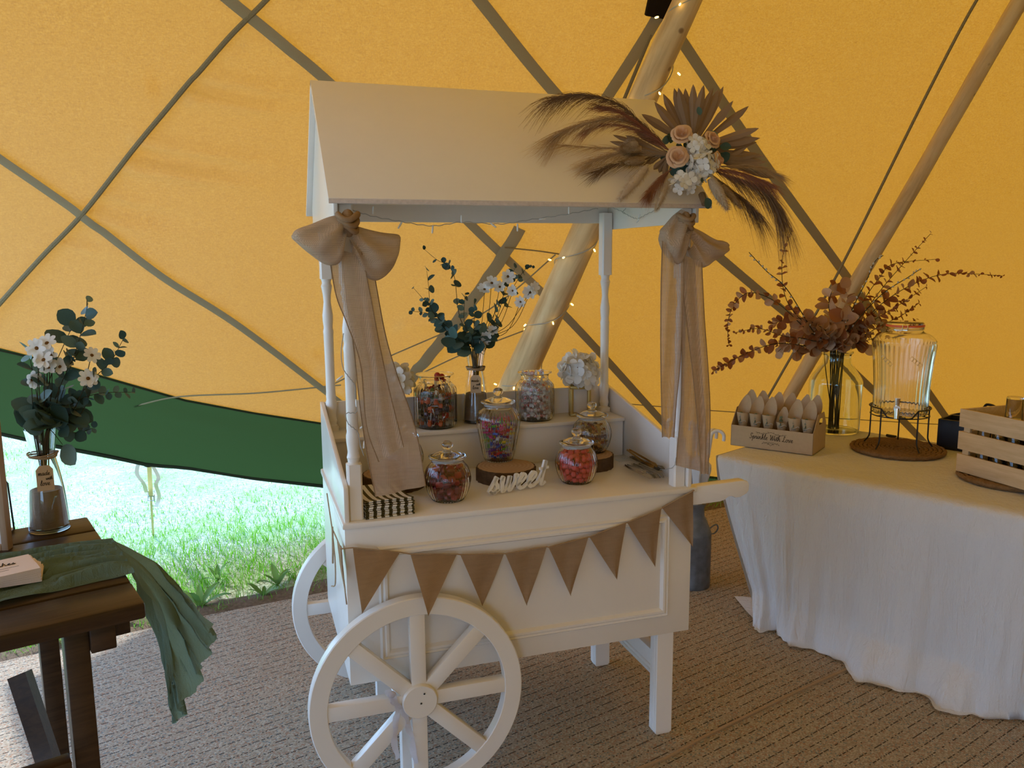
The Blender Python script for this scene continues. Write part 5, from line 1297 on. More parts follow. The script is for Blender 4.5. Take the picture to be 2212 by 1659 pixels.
# ---- box of confetti cones
ba, bb, bc = V(onz(1578,962,TH+.004)), V(onz(1755,985,TH+.004)), V(onz(1797,960,TH+.004))
bx_ = (bb-ba); bw = bx_.length; bx_.normalize(); by_ = V((-bx_.y, bx_.x, 0)); bd = .20; rzB = math.atan2(bx_.y, bx_.x)
box = thing('cone_box', 'brown card carry box printed Sprinkle With Love holding paper confetti cones', 'box', ba + V((0,0,.002)), rz=rzB)
ht = .5*(140)/FPX*3.75; hf = .098; th = .002
part_ = lambda mb, nm, m_='kraft', p=box: mb.build(nm, M[m_], p, 30)
fp = part_(MB().box((0,0,0), (bw,th,hf)), 'front_panel'); part_(MB().box((0,bd-th,0), (bw,bd,hf*1.15)), 'back_panel'); part_(MB().box((0,0,0), (bw,bd,th)), 'base')
def endp(x):
    outer = [(0,0),(bd,0),(bd,hf+.02),(bd*.80,hf+.075),(bd*.32,hf+.075),(0,hf)]
    c = [(bd*.42,hf+.03),(bd*.42,hf+.045),(bd*.46,hf+.052),(bd*.68,hf+.052),(bd*.72,hf+.045),(bd*.72,hf+.03),(bd*.68,hf+.024),(bd*.46,hf+.024)]
    bm = bmesh.new(); vo = [bm.verts.new((x, p[0], p[1])) for p in outer]; vi = [bm.verts.new((x, p[0], p[1])) for p in c]
    es = [bm.edges.new((vo[i], vo[(i+1) % 6])) for i in range(6)] + [bm.edges.new((vi[i], vi[(i+1) % 8])) for i in range(8)]
    bmesh.ops.triangle_fill(bm, use_beauty=True, edges=es)
    r_ = bmesh.ops.extrude_face_region(bm, geom=bm.faces[:]); bmesh.ops.translate(bm, vec=(th,0,0), verts=[g_ for g_ in r_['geom'] if isinstance(g_, bmesh.types.BMVert)])
    bmesh.ops.recalc_face_normals(bm, faces=bm.faces); me = bpy.data.meshes.new('end_panel'); bm.to_mesh(me); bm.free(); me.materials.append(M['kraft']); link('end_panel', me, box)
endp(0); endp(bw-th)
write('lettering', 'Sprinkle With Love', (bw*.5,-.0004,hf*.46), (1,0,0), (0,0,1), .0125, .0009, M['ink'], fp)
write('lettering', 'handmade', (bw*.5,-.0004,hf*.33), (1,0,0), (0,0,1), .0035, .0003, M['ink'], fp) if False else None
orn = MB()
for sgn in (-1, 1):
    for (zc, hh, sp_) in ((hf*.84,-.010,.07), (hf*.20,.012,.04)):
        orn.tube([(bw*.5 + sgn*sp_*t_, -.0006, zc + hh*math.sin(t_*2.6)) for t_ in [i/14 for i in range(15)]], .0005, 4)
        for i in range(2, 13, 2):
            t_ = i/14; p = V((bw*.5 + sgn*sp_*t_, -.0006, zc + hh*math.sin(t_*2.6))); orn.tube([p, p + V((sgn*.005, 0, .005*(1 if i % 4 else -1)))], .0004, 4)
for k in range(2): orn.tube([(bw*.5-.017+.004*k,-.0006,hf*(.36-.055*k)),(bw*.5+.017-.004*k,-.0006,hf*(.36-.055*k))], .0005, 4)
orn.build('ornament', M['ink'], fp, recalc=False)
def cone_mesh():
    n = 22; Lc = .15; rows = []
    for j in range(7):
        f = j/6; rows.append([])
        for k in range(n+1):
            a = 2*PI*k/n*1.04 - PI/2; top = .150 + .085*max(0, 1-abs(((a-PI/2+PI) % (2*PI))-PI)/1.5)
            z = top*f; r_ = .005 + .0262*(z/.15); rows[-1].append((r_*math.cos(a), r_*math.sin(a)+.0006*k/n, z))
    return MB().grid(rows).mesh('paper_cone', M['kraft'], 180)
cme = cone_mesh()
sprig_l = round_leaf('leaf', leafmat('sprig_leaf', (.10,.16,.15), (.22,.30,.28), .1), .75)
fl_ = [(.037,.048,0),(.0965,.046,0),(.156,.048,0),(.215,.056,0),(.2745,.046,0),(.333,.048,0)]
bk_ = [(.038,.135,0),(.097,.140,0),(.157,.136,0),(.216,.142,0),(.275,.136,0),(.332,.139,0)]
for i, (x, y, t_) in enumerate(fl_ + bk_):
    front = i < len(fl_); sc = .82 if i == 3 else 1.0
    p = box.location + bx_*(x*bw/.37) + by_*y + V((0,0,.004 + (0 if front else .012)))
    c = thing('paper_cone', 'kraft paper confetti cone with a tied eucalyptus sprig at the front of the box' if front else 'kraft paper confetti cone in the rear row of the box', 'paper cone', p, 'front row of confetti cones' if front else 'rear row of confetti cones', rz=rzB + t_*2)
    c.rotation_euler = (R.uniform(-.06,.02), t_, rzB + (0 if front else R.uniform(-.35,.35)))
    link('cone', cme, c, M=Matrix.Scale(sc, 4))
    if front:
        sp = bpy.data.objects.new('sprig', None); col.objects.link(sp); sp.parent = c; sp.location = (R.uniform(-.006,.006), -.034+.009, .104)
        for k in range(9):
            link('leaf', sprig_l, sp, M=Matrix.Translation((0,-.005,.006*k)) @ Matrix.Rotation(k*2.4, 4, 'Y') @ Matrix.Rotation(-.5, 4, 'X') @ Matrix.Scale(.028-.0016*k, 4))
        MB().tube([(.0205*math.cos(a),.034+.0205*math.sin(a)-.001,-.003) for a in [2*PI*k/16 for k in range(17)]], .0011, 5).build('string', M['twine'], sp)
        MB().tube(cr([(0,-.003,-.002),(.012,-.006,.006),(.024,-.008,.012),(.03,-.008,.006)], 4), .0009, 4).build('string_end', M['catkin'], sp)
# ---- green glass vase with dried autumn stems
pv = V(onz(1800,930,TH+.004)); s_ = pxscale(pv)
gv = thing('bottle_vase', 'large green glass bottle vase holding dried autumn stems', 'vase', pv)
hh = 172/s_; rw = 54/s_
pr = prof_from([(rw*.86,0),(rw*.95,.006),(rw*.97,hh*.2),(rw,hh*.55),(rw*.97,hh*.66),(rw*.70,hh*.79),(rw*.55,hh*.86),(rw*.52,hh*.95),(rw*.60,hh*.985),(rw*.60,hh)], 6)
inn = [(r-.004, max(z,.008)) for r, z in pr][::-1]
MB().lathe([(.0005,0)] + pr + inn + [(.0005, inn[-1][1])], 48).build('glass_body', M['greenglass'], gv, 70)
lw = .045
for nm, mat in (('dl1','dry_r'),('dl2','dry_t'),('dl3','dry_p')): pass
DR = [round_leaf('leaf', M['dry_r'], .62, .35), round_leaf('leaf', M['dry_t'], .8, .3), round_leaf('leaf', M['dry_r'], .75, .4)]
DT = [round_leaf('leaf', M['dry_t'], .95, .25), round_leaf('leaf', M['dry_p'], .9, .3), round_leaf('leaf', M['dry_r'], .9, .3), round_leaf('leaf', M['dry_t'], .8, .3)]
DPp = [round_leaf('leaf', M['dry_p'], .6, .2), round_leaf('leaf', M['dry_t'], .6, .2)]
vb = lambda i: pv + V((.025*math.cos(i*1.9), .025*math.sin(i*1.9), .012))
yv2 = pv.y
mouth = (1803, 770)
dg = 'dried stems in the green glass vase'
def ds(px, sz, n, lv, i, lab, name='dried_branch'):
    mm = (1803+10*math.sin(i*1.7), 772)
    spray(name, lab, 'dried stem', dg, [mm]+list(px), yv2, vb(i), sz, n, lv, stemr=.0028, seed=40+i, jit=.05, dens=1.9 if i < 20 else 1.6, big=1.35, mouth=(pv+V((0,0,hh)), rw*.46, rw*.60))
RL = ['rust dried stem standing up between the bow tail and the slim pole', 'rust dried stem that arches over and droops above the cone box', 'rust dried stem reaching out level above the cone box',
      'long rust dried stem sagging low towards the bow tail', 'tall rust dried stem rising steeply above the dispenser', 'longest rust dried stem stretching out level far past the dispenser', 'rust dried stem slanting up above the dispenser between longer stems',
      'short rust dried stem spreading close above the dispenser lid', 'shortest rust dried stem brushing the dispenser lid', 'rust dried stem rising beside the slim pole then bending over level']
for i, (px, sz, n) in enumerate((
    (((1760,720),(1700,650),(1690,560),(1710,497)), (.042,.012), 13), (((1745,715),(1680,655),(1620,632),(1585,660),(1572,700),(1575,745)), (.046,.014), 14),
    (((1750,735),(1690,725),(1640,710),(1590,718)), (.044,.012), 12), (((1755,750),(1680,742),(1620,760),(1570,785),(1540,803)), (.050,.016), 13),
    (((1835,720),(1900,630),(1960,560),(2010,505)), (.046,.012), 13), (((1840,725),(1900,660),(1970,615),(2040,592),(2110,592),(2165,596)), (.052,.012), 16),
    (((1840,730),(1890,690),(1940,660),(2000,620)), (.044,.014), 13), (((1845,740),(1900,705),(1950,680),(1985,655)), (.040,.014), 11), (((1845,745),(1905,725),(1960,705),(1978,690)), (.038,.014), 10),
    (((1830,720),(1865,650),(1900,600),(1930,570),(2020,560)), (.046,.016), 13))):
    ds(px, sz, n, DR, i, RL[i])
l2 = 'tan broad-leaved dried stem bunched low in the green glass vase'
for i, (px, sz, n) in enumerate((
    (((1790,720),(1740,690),(1700,690),(1670,700)), (.060,.030), 9), (((1795,730),(1750,720),(1710,735),(1680,760)), (.058,.034), 9), (((1800,720),(1790,660),(1800,625),(1815,620)), (.060,.040), 8),
    (((1805,730),(1830,690),(1860,680)), (.064,.045), 8), (((1810,735),(1850,710),(1885,700)), (.060,.036), 8), (((1798,740),(1770,715),(1745,700)), (.062,.045), 8), (((1808,745),(1845,735),(1870,745)), (.058,.040), 7), (((1800,735),(1805,700),(1830,650),(1825,625)), (.060,.036), 8),
    (((1796,745),(1740,745),(1720,760)), (.058,.040), 7), (((1812,742),(1860,700),(1895,670)), (.056,.030), 8), (((1800,735),(1815,705),(1820,690)), (.066,.05), 6))):
    ds(px, sz, n, DT, 20+i, l2)
ckm = MB().sphere((0,0,.5), (.32,.32,.5), 8, 6).mesh('catkin', M['catkin'], 180)
for i, px in enumerate((((1760,720),(1700,625),(1655,585),(1618,545)), ((1815,740),(1840,670),(1870,610),(1890,565),(1908,552)), ((1830,720),(1900,640),(1960,600),(1990,580)))):
    base = vb(i+5); P = [base, pv+V((.018*math.cos(2+i*2), .018*math.sin(2+i*2), hh))] + [V(ony(u, v, yv2-.05)) for u, v in px]; C_ = [V(p)-base for p in cr(P, 10)]
    t_ = thing('willow_branch', ('dark willow stem with grey catkins leaning towards the bow', 'dark willow stem with grey catkins rising beside the slim pole', 'dark willow stem with grey catkins slanting over the dispenser')[i], 'dried stem', base, 'willow stems in the green glass vase')
    MB().tube(C_, [.0032*(1-.5*k/len(C_)) for k in range(len(C_))], 6).build('stem', M['stem'], t_)
    for k in range(16, len(C_)-1, 2):
        d = (C_[k+1]-C_[k]).normalized(); sd_ = d.cross(V((R.uniform(-1,1), R.uniform(-1,1), R.uniform(-1,1)))).normalized()
        link('catkin', ckm, t_, M=frame(C_[k], sd_ + d) @ Matrix.Scale(.014, 4))
# ---- woven mats
def mat_(pos, r, label):
    t_ = thing('woven_mat', label, 'place mat', pos)
    MB().lathe([(.0005,.0005),(r,.0005),(r,.009),(.0005,.009)], 48).build('backing', M['straw'], t_)
    k_ = 0; rr_ = r
    while rr_ > .02:
        n = 96; pts = [(rr_*math.cos(2*PI*i/n), rr_*math.sin(2*PI*i/n), .0118 + .0012*math.sin(i*PI*.45 + k_)) for i in range(n+1)]
        MB().tube(pts, [.0090*(1+.16*math.sin(i*PI*.5+k_*1.3)) for i in range(n+1)], 7).build('coil', M['straw'], t_)
        rr_ -= .0185; k_ += 1
M['straw'] = plain('sea_grass', (.21,.12,.05), .8, .2, .5, 120, bump=.6, bscale=260)
pm = V(onz(1938,974,TH+.004)); mat_(pm + V((0,0,.0005)), 91/pxscale(pm), 'round woven seagrass mat under the glass drinks dispenser')
pm2 = tp(1.04, .46, .005); mat_(pm2, .19, 'round woven seagrass mat under the wooden crate')
# ---- dispenser on a wire stand
sp_ = pxscale(pm); zc = TH + .0045 + .0215
px2m = lambda d: d/sp_
stand = thing('wire_stand', 'black wire stand holding up the glass drinks dispenser', 'stand', V((pm.x, pm.y, zc-.001)))
rs = px2m(60); hs = px2m(88)
towards = (CAM-pm); towards.z = 0; towards.normalize(); fa = math.atan2(towards.y, towards.x)
ringp = []
for i in range(61):
    a = fa + 2*PI*i/60; da = min(i, 60-i)*2*PI/60
    dip = -.034*max(0, min(1, (.62-da)/.22)) if da < .62 else 0
    ringp.append((rs*math.cos(a), rs*math.sin(a), hs+dip))
MB().tube(ringp, .0032, 7).build('top_ring', M['wire'], stand)
MB().tube([(rs*.97*math.cos(2*PI*i/40), rs*.97*math.sin(2*PI*i/40), hs-.036) for i in range(41)], .0026, 6).build('lower_ring', M['wire'], stand)
for k in range(5):
    a = fa + PI/5 + k*2*PI/5; q = V((math.cos(a), math.sin(a), 0))
    MB().tube(cr([q*rs + V((0,0,hs)), q*rs + V((0,0,hs*.4)), q*(rs+.003) + V((0,0,hs*.18)), q*(rs+.022) + V((0,0,.003))], 6), .0034, 7).build('leg', M['wire'], stand)
for k in range(3): 
    a = k*PI/3; MB().tube([(rs*math.cos(a), rs*math.sin(a), hs-.036), (-rs*math.cos(a), -rs*math.sin(a), hs-.036)], .0024, 6).build('cross_wire', M['wire'], stand)
dp = thing('drinks_dispenser', 'ribbed clear glass drinks dispenser with an orange seal and chrome tap', 'dispenser', V((pm.x, pm.y, zc+hs-.033)))
H = px2m(196); w0 = px2m(62)
pr = prof_from([(w0*.80,0),(w0*.86,.006),(w0*.865,H*.12),(w0*.87,H*.3),(w0*.93,H*.55),(w0*1.0,H*.76),(w0*.985,H*.81),(w0*.80,H*.865),(w0*.60,H*.895),(w0*.58,H*.93),(w0*.60,H*.94),(w0*.58,H*.95)], 5)
jar_body(pr, 40, wall=.004, z_fl=(.012, H*.77)).build('glass_body', M['glass'], dp, 70)
MB().lathe([(w0*.50,H*.952),(w0*.605,H*.952),(w0*.61,H*.962),(w0*.605,H*.972),(w0*.5,H*.972)], 40, close=True).build('rubber_seal', M['orange'], dp)
MB().lathe([(.0005,H*.974),(w0*.58,H*.974),(w0*.585,H*.99),(w0*.54,H*1.0),(.0005,H*1.0)], 40).build('lid', M['glass'], dp, 60)
q = V((math.cos(fa), math.sin(fa), 0)); tq = V((-q.y, q.x, 0))
cl_ = MB()
for sg_ in (-1, 1): cl_.tube([q*w0*.60 + tq*.010*sg_ + V((0,0,H*.925)), q*w0*.645 + tq*.010*sg_ + V((0,0,H*.95)), q*w0*.62 + tq*.010*sg_ + V((0,0,H*.985))], .002, 6)
cl_.tube([q*w0*.60 + tq*-.010 + V((0,0,H*.925)), q*w0*.60 + tq*.010 + V((0,0,H*.925))], .002, 6); cl_.build('clip', M['chrome'], dp)
MB().tube([(w0*.6*math.cos(2*PI*i/40), w0*.6*math.sin(2*PI*i/40), H*.925) for i in range(41)], .0018, 6).build('clip_ring', M['chrome'], dp)
tq_ = q*.0 + tq*-.012
tap = MB(); tz = H*.115
tap.tube([q*w0*.84 + tq_ + V((0,0,tz)), q*(w0+.036) + tq_ + V((0,0,tz))], .014, 12); tap.tube([q*(w0+.026) + tq_ + V((0,0,tz)), q*(w0+.032) + tq_ + V((0,0,tz-.044))], [.014,.011], 12)
tap.tube([q*(w0+.022) + tq_ + V((0,0,tz)), q*(w0+.020) + tq_ + V((0,0,tz+.044))], [.008,.013], 10); tap.build('tap', M['chrome'], dp)
def square_frame(c, r, nrm_, m_):
    c = V(c); n = V(nrm_).normalized(); ex = V((0,0,1)).cross(n).normalized()
    P = [c + ex*r, c + V((0,0,r)), c - ex*r, c - V((0,0,r)), c + ex*r]; return P
em = MB()
for da in (.42, -.55):
    a = fa + da; n = V((math.cos(a), math.sin(a), 0)); rr_ = rad_at(pr, H*.60)
    for k in range(4): em.tube(square_frame(n*(rr_+.001) + V((0,0,H*.60)) + V((0,0,1)).cross(n)*(-.018+.012*k) + V((0,0,.014-.009*k)), .010, n, 0), .0012, 5)
em.build('embossed_crest', M['glass'], dp)
# ---- crate of glasses
ca, cb = V(onz(2064,1018,TH+.024)), V(onz(2212,1061,TH+.024)); cx_ = (cb-ca); cx_.z = 0; cx_.normalize(); rzC = math.atan2(cx_.y, cx_.x)
crate = thing('wooden_crate', 'pale pine slatted crate packed with glass tumblers', 'crate', V((ca.x, ca.y, TH+.0275)), rz=rzC)
CL, CDp, CH = .46, .36, 136/pxscale(ca)
sh_ = CH*.285; gp = (CH-3*sh_)/2
for y in (0, CDp-.009):
    for k in range(3): MB().box((0,y,k*(sh_+gp)), (CL,y+.009,k*(sh_+gp)+sh_)).build('slat', M['pine'], crate, bevel=.001)
for x in (.004, CL-.016):
    for k in range(3): MB().box((x,.009,k*(sh_+gp)), (x+.012,CDp-.009,k*(sh_+gp)+sh_)).build('end_slat', M['pine'], crate, bevel=.001)
for x in (.016, CL-.044):
    for y in (.009, CDp-.021): MB().box((x,y,.002), (x+.028,y+.012,CH-.004)).build('corner_post', M['pine'], crate, bevel=.001)
for k in range(5): MB().box((.004,.012+k*.068,.0), (CL-.004,.012+k*.068+.058,.006)).build('floor_slat', M['pine'], crate)
gm = MB().lathe([(.0005,.0),(.027,0),(.0285,.003),(.0305,.101),(.0315,.104),(.0295,.104),(.027,.008),(.0005,.008)], 28, flute=lambda k, i: 1+.012*math.cos(k*PI) if i in (2,3) else 1).mesh('tumbler', M['glass'], 60)
gi = 0
Cm = Matrix.Translation(crate.location) @ Matrix.Rotation(rzC, 4, 'Z')
for layer in range(2):
    for ix in range(6):
        for iy in range(2 if layer else 3):
            x, y, z = .078 + ix*.066, .0545 + iy*.068, .0065 + layer*.105
            o = link('tumbler', gm, M=Cm @ Matrix.Translation((x,y,z+.104)) @ Matrix.Rotation(PI, 4, 'X'))
            tag(o, 'clear ribbed glass tumbler standing upside down inside the pine crate', 'glass', 'tumblers in the crate')
o = link('tumbler', gm, M=Cm @ Matrix.Translation((.170,.080,.2165+.104)) @ Matrix.Rotation(PI, 4, 'X')); tag(o, 'clear glass tumbler standing up above the rim of the pine crate', 'glass', 'tumblers in the crate')
# ---- black box behind the crate, tongs on the cloth
kb = thing('black_box', 'open black storage box with a raised lid at the back of the drinks table', 'box', tp(.62,.83,.006), rz=rzT)
MB().box((0,0,0), (.19,.012,.135)).build('front_panel', M['black'], kb, bevel=.002); MB().box((0,.14,0), (.19,.15,.135)).build('back_panel', M['black'], kb, bevel=.002)
for x in (0,.18): MB().box((x,.01,0), (x+.01,.142,.135)).build('side_panel', M['black'], kb, bevel=.002)
MB().box((.01,.01,0), (.18,.14,.01)).build('base', M['black'], kb)
MB().prism([(.0,.135),(.19,.135),(.19,.19),(.14,.18)], 'y', .150, .156).build('lid', M['black'], kb, bevel=.001)
MB().tube(cr([(.14,.15,.185),(.15,.15,.20),(.17,.15,.20),(.185,.15,.195)], 5), .006, 8).build('handle', M['black'], kb)
tq0, tq1 = V(onz(1915,943,TH+.006)), V(onz(1985,956,TH+.006))
it = thing('ice_tongs', 'steel ice tongs with a black grip lying behind the dispenser', 'tongs', tq0)
for k in (-1, 1): MB().tube(cr([(0,0,.004), tuple((tq1-tq0)*.5 + V((0,.008*k,.006))), tuple((tq1-tq0) + V((0,.012*k,.004)))], 6), .0032, 6).build('arm', M['steel'], it)
MB().tube([V((0,0,.006)), (tq1-tq0)*.3 + V((0,0,.007))], .007, 8).build('grip', M['wire'], it)
# ================================================================ MILK CHURN AND UMBRELLAS
pc = V(onz(1494,1262,0)); pc.z = 0
ch = thing('milk_churn', 'galvanised ribbed milk churn holding white umbrellas behind the cart', 'churn', pc)
sc_ = pxscale(pc); rc = 38/sc_
n = 60
hC = 184/sc_
MB().lathe([(.0005,0),(rc,0),(rc*1.02,.01),(rc,.02),(rc,hC*.62),(rc*1.02,hC*.635),(rc,hC*.65),(rc*.72,hC*.80),(rc*.60,hC*.84),(rc*.58,hC*.94),(rc*.68,hC*.99),(rc*.68,hC),(rc*.60,hC),(rc*.52,hC*.93),(rc*.5,.02),(.0005,.02)], n, flute=lambda k, i: 1+.018*(1 if (k % 3) == 0 else 0) if i in (3,4) else 1).build('body', M['zinc'], ch, 40)
MB().tube(cr([(rc*.95,-.01,hC*.66),(rc*1.35,-.015,hC*.71),(rc*1.5,-.015,hC*.66),(rc*1.3,-.01,hC*.60),(rc*1.0,-.01,hC*.6)], 6), .004, 6).build('handle', M['zinc'], ch)
# the six stand in the churn like spills in a vase: each leans across the bottom and out over the neck
zn = hC*.95
for i in range(6):
    a = .35 + i*PI/3; fa_ = a + 2.3; foot = pc + V((.030*math.cos(fa_), .030*math.sin(fa_), .024)); nk = pc + V((.030*math.cos(a), .030*math.sin(a), zn))
    d = (nk-foot).normalized(); Lu = ((.80, .83, .86, .85, .87, .82)[i]-.024)/d.z
    um = thing('umbrella', 'furled white umbrella with a hooked handle standing in the milk churn', 'umbrella', foot, 'white umbrellas in the churn')
    Mx = frame((0,0,0), d); zl = (zn+.03)/d.z
    MB().tube([Mx @ V((0,0,Lu*f)) for f in (0,.9,.96)], .0042, 8).build('shaft', M['whiteplastic'], um)
    M.setdefault('umb', plain('umbrella_cloth', (.72,.73,.76), .35, .5, .06))
    MB().lathe([(.0045,.05),(.0075,zl*.6),(.0095,zl),(.020,zl+(Lu*.74-zl)*.55),(.027,Lu*.72),(.023,Lu*.75),(.009,Lu*.77)], 16, Mx, flute=lambda k, j: 1+.16*math.cos(k*PI/2)).build('canopy', M['umb'], um, 60)
    out = V((math.cos(a), math.sin(a), 0)); ax_ = (out - d*out.dot(d)).normalized(); tp_ = d*Lu
    hk = [d*Lu*.80, d*Lu*.94] + [d*(Lu*.94+.030*math.sin(t_)) + ax_*.030*(1-math.cos(t_)) for t_ in [PI*k/8 for k in range(1,9)]] + [d*(Lu*.94-.015) + ax_*.060]
    MB().tube(hk, .0085, 10).build('handle', M['whiteplastic'], um)
# ================================================================ DARK TABLE ON THE LEFT
HL = .97
LF = V(onz(315,1302,HL)); LX = (LF - V(onz(0,1375,HL))).normalized(); LY = V((-LX.y, LX.x, 0)); LD = .675
lt = thing('slatted_table', 'tall dark stained wooden table with a plank top', 'table', V((LF.x, LF.y, 0)), rz=math.atan2(LX.y, LX.x))
def lw_(x, y, z): return V((LF.x, LF.y, 0)) + LX*x + LY*y + V((0,0,z))
TLn = 1.1; pw = LD/5
for k in range(5):
    MB().box((-TLn,k*pw+.004,HL-.034), (0,(k+1)*pw-.005,HL)).build('plank', M['darkwood'], lt, bevel=.006)
for x in (-.098, -TLn+.12):
    MB().box((x,.02,HL-.085), (x+.045,LD-.02,HL-.034)).build('batten', M['darkwood'], lt, bevel=.003)
    for y in (.03, LD-.09):
        MB().box((x-.043,y,0), (x,y+.045,HL-.035)).build('leg', M['darkwood'], lt, bevel=.003)
    MB().box((x-.045,.03,.30), (x,LD-.05,.345)).build('stretcher', M['darkwood'], lt, bevel=.003)
MB().box((-.053,.05,HL-.075), (-.022,.12,HL-.034)).build('block', M['darkwood'], lt, bevel=.003)
MB().box((-TLn+.1,-.01,.65), (-.15,.028,.70)).build('front_rail', M['darkwood'], lt, bevel=.003)
mbr = MB(); a_, b_ = V((-.20,.34,.74)), V((-.12,.14,.30)); mbr.tube([a_, b_], .026, 4); mbr.build('brace', M['darkwood'], lt, smooth=0)
# vase with eucalyptus and daisies
pV2 = V(onz(108,1143,HL)); vase(pV2, 'glass carafe vase with hessian filling and kraft tag on the dark table', .93, (CAM-pV2) * V((1,1,0)))
B2 = lambda i: pV2 + V((.006*math.cos(i*2.1), .006*math.sin(i*2.1), .11))
y2 = pV2.y; EG2 = 'eucalyptus stems in the vase on the dark table'; EL2 = 'dark green eucalyptus stem in the vase on the dark table'
for i, (px, sz, pr) in enumerate(((((100,955),(118,900),(150,800),(175,720),(190,655)), (.038,.024), 9), (((104,955),(150,880),(200,820),(240,780),(265,735)), (.040,.018), 10), (((102,955),(160,870),(215,850),(285,847)), (.034,.012), 9),
        (((98,955),(82,870),(70,800),(60,755)), (.036,.022), 5), (((100,955),(140,930),(170,935),(200,925)), (.032,.014), 6), (((100,952),(118,910),(125,880)), (.050,.040), 5), (((96,952),(85,915),(70,880)), (.046,.036), 4),
        (((104,952),(130,905),(160,885)), (.050,.036), 5), (((100,950),(120,860),(150,790),(170,760)), (.040,.028), 7), (((98,955),(110,930),(135,960)), (.048,.042), 3), (((100,945),(105,830),(140,740),(160,700)), (.042,.034), 5))):
    spray('eucalyptus_branch', EL2, 'eucalyptus', EG2, px, y2, B2(i), sz, pr, EL, seed=70+i, jit=.02, mouth=(pV2+V((0,0,.251)), .028, .036))
dl = 'white daisies with brown hearts in the vase on the dark table'
daisy_spray(dl, B2(2), ((102,742),(83,781),(112,768),(80,752),(106,795),(130,793),(67,820),(95,778)), y2, .024, 14, 'daisies in the vase on the dark table')
daisy_spray(dl, B2(4), ((198,768),(203,826),(190,818)), y2, .024, 17, 'daisies in the vase on the dark table')
# green gauze runner: crinkled strip across the planks, one end hanging off the table
TE_ = 120
def runner_pt(s, t_):
    """s along the strip from the left, t_ across it"""
    return s, t_
c0 = V(onz(90,1258,HL+.012)); cx2 = (V(onz(90,1258,HL+.012)) - V(onz(0,1279,HL+.012))).normalized(); cy2 = V((-cx2.y, cx2.x, 0))
rows = []
NW = 96
for i in range(70):
    s_ = i/69; x = -.62 + .66*s_; r_ = []
    wN, wF = .155, .415                                   # near and far edge on the table (y)
    for k in range(NW+1):
        f = k/NW; y = wN + (wF-wN)*f + .012*math.sin(s_*9+f*2)
        cr_ = .008*math.sin(f*52+2.6*math.sin(s_*5+f*3)) + .006*math.sin(f*31+s_*6) + .014*mnoise.noise(V((s_*5, f*22, 0)))
        q_ = lw_(min(x, .012), y, HL+.012+max(-.010, cr_)*min(1, (1-s_)*8+.25)); e_ = (q_-c0).dot(cx2); n_ = (q_-c0).dot(cy2)
        if -.2 < e_ < .02 and -.04 < n_ < .135: q_.z = min(q_.z, HL+.0120)
        r_.append(q_)
    rows.append(r_)
# hanging end: pixel outline on a plane just outside the table end
def hang(u, v): return onpl(u, v, lw_(.05,.22,HL), FW)
topl = [rows[-1][k] for k in range(NW+1)]
near = [(284,1262),(292,1340),(318,1400),(322,1450),(330,1520),(336,1576)]
far = [(262,1205),(330,1245),(400,1305),(447,1352),(412,1420),(395,1490)]
edge_b = [(336,1576),(352,1562),(372,1540),(395,1500),(398,1460),(404,1425),(447,1352)]
n_, f_ = cr(near, 8), cr(((262,1200),(320,1238),(380,1290),(447,1352)), 12)
N = 34
lowtab = cr(edge_b, 8)
for j in range(1, N+1):
    g_ = j/N; r_ = []
    for k in range(NW+1):
        f = k/NW
        a = n_[int(g_*(len(n_)-1))]; b = f_[int(g_*(len(f_)-1))]; 
        top = topl[k]; bot = lowtab[int(f*(len(lowtab)-1))]; bw_ = hang(*bot)
        # fall: straight line from table edge to the lower edge, with crinkles running down
        p = top.lerp(bw_, g_); q = LX*(.010*math.sin(f*20+g_*3) + .014*math.sin(f*9+1)*g_ + .010*mnoise.noise(V((f*22, g_*5, 2))) + .005*math.sin(f*60+3*g_))
        r_.append(p + q*min(1, g_*6) + LX*.03*math.sin(min(1, g_*2)*PI/2))
    rows.append(r_)
o = MB().grid(rows).build('table_runner', M['gauze'], smooth=180, recalc=False)
tag(o, 'crinkled sage green gauze runner hanging over the end of the dark table', 'table runner')
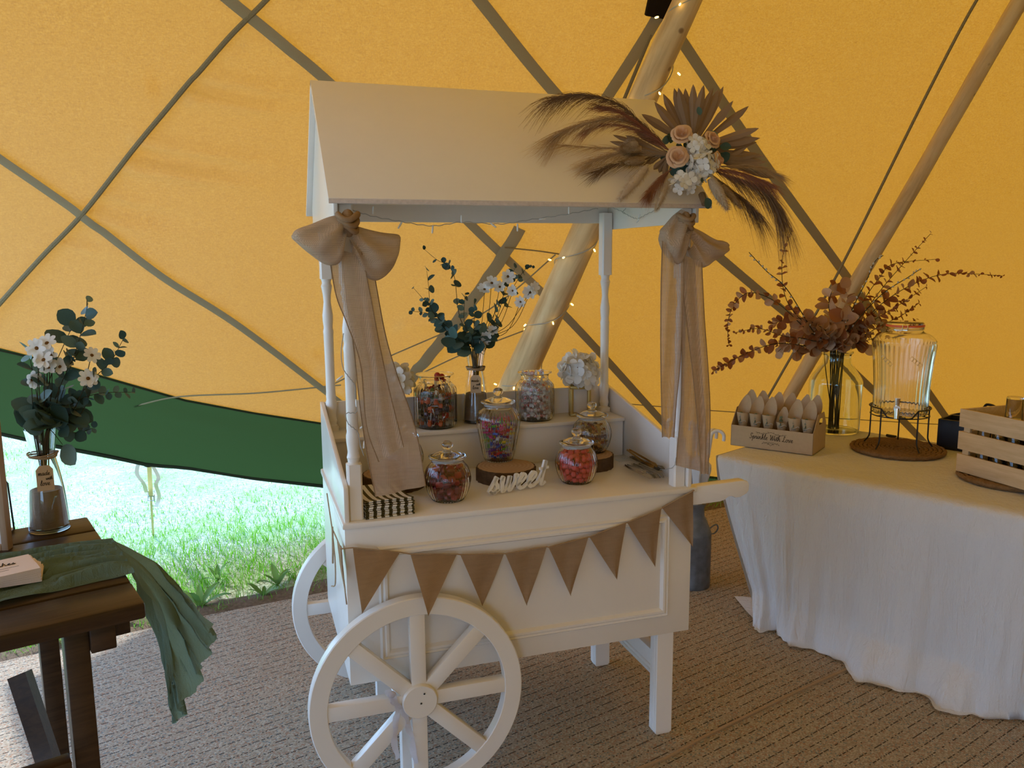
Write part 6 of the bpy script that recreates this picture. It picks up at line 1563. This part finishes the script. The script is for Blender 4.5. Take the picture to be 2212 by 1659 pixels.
# stack of cards
card_m = plain('card_stock', (.80,.68,.62), .7, .2, .04)
for k in range(14):
    an = (k-13)*.018 + R.uniform(-.012,.012); Mx = Matrix(((cx2.x, cy2.x, 0, c0.x + R.uniform(-.002,.002)), (cx2.y, cy2.y, 0, c0.y), (0,0,1,HL+.014+k*.0021), (0,0,0,1))) @ Matrix.Rotation(an, 4, 'Z')
    o = MB().box((-.15,0,0), (0,.105,.0017)).build('note_card', card_m, None, 0); o.matrix_world = Mx
    if k == 13:
        tag(o, 'pale pink note card with handwritten wishes lettering on top of the pile', 'card', 'pile of note cards')
        write('lettering', 'wishes', (-.058,.058,.0019), (1,0,.0), (0,1,0), .0095, .0006, M['ink'], o); 
        ln = MB(); 
        for q in range(3): ln.tube([(-.145,.042-.013*q,.0019), (-.03-.02*q,.042-.013*q,.0019)], .0003, 4)
        ln.build('ruled_line', M['ink'], o, recalc=False)
    else: tag(o, 'pale pink note card in the pile on the green runner', 'card', 'pile of note cards')
# framed board standing at the edge of the view and the wire rest behind it
f0, f1 = V(onz(20,1188,HL)), V(onz(20,1188,HL)) - LX*.34
fb = thing('framed_board', 'white board in a wooden frame standing on the dark table', 'sign', f0, rz=math.atan2(LX.y, LX.x)-.5)
hF = 330/pxscale(f0)
MB().box((-.30,.004,.012), (-.012,.012,hF-.012)).build('board', plain('sign_board', (.72,.70,.68), .5, .3, .03), fb)
for lo, hi in (((-.014,-.004,0),(0,.020,hF)), ((-.314,-.004,0),(-.30,.020,hF)), ((-.30,-.004,0),(-.014,.020,.014)), ((-.30,-.004,hF-.014),(-.014,.020,hF))):
    MB().box(lo, hi).build('frame_bar', M['framewood'], fb, bevel=.001)
w0_, = (V(onz(31,1147,HL)),); wr_ = thing('wire_easel', 'thin black wire easel with a small wooden foot behind the framed board', 'easel', w0_)
zz = 118/pxscale(w0_)
MB().tube([(0,0,.004),(-.004,0,zz*.9),(-.012,0,zz)] + [tuple(-LX*.06 + V((0,0,zz*1.05)))], .0022, 6).build('wire', M['wire'], wr_)
MB().box((-.09,-.012,0), (-.002,.012,.006)).build('foot', M['pine'], wr_, bevel=.001)
MB().tube([(0,0,.004), tuple(-LX*.02 - LY*.05 + V((0,0,.004)))], .0022, 6).build('wire_foot', M['wire'], wr_)
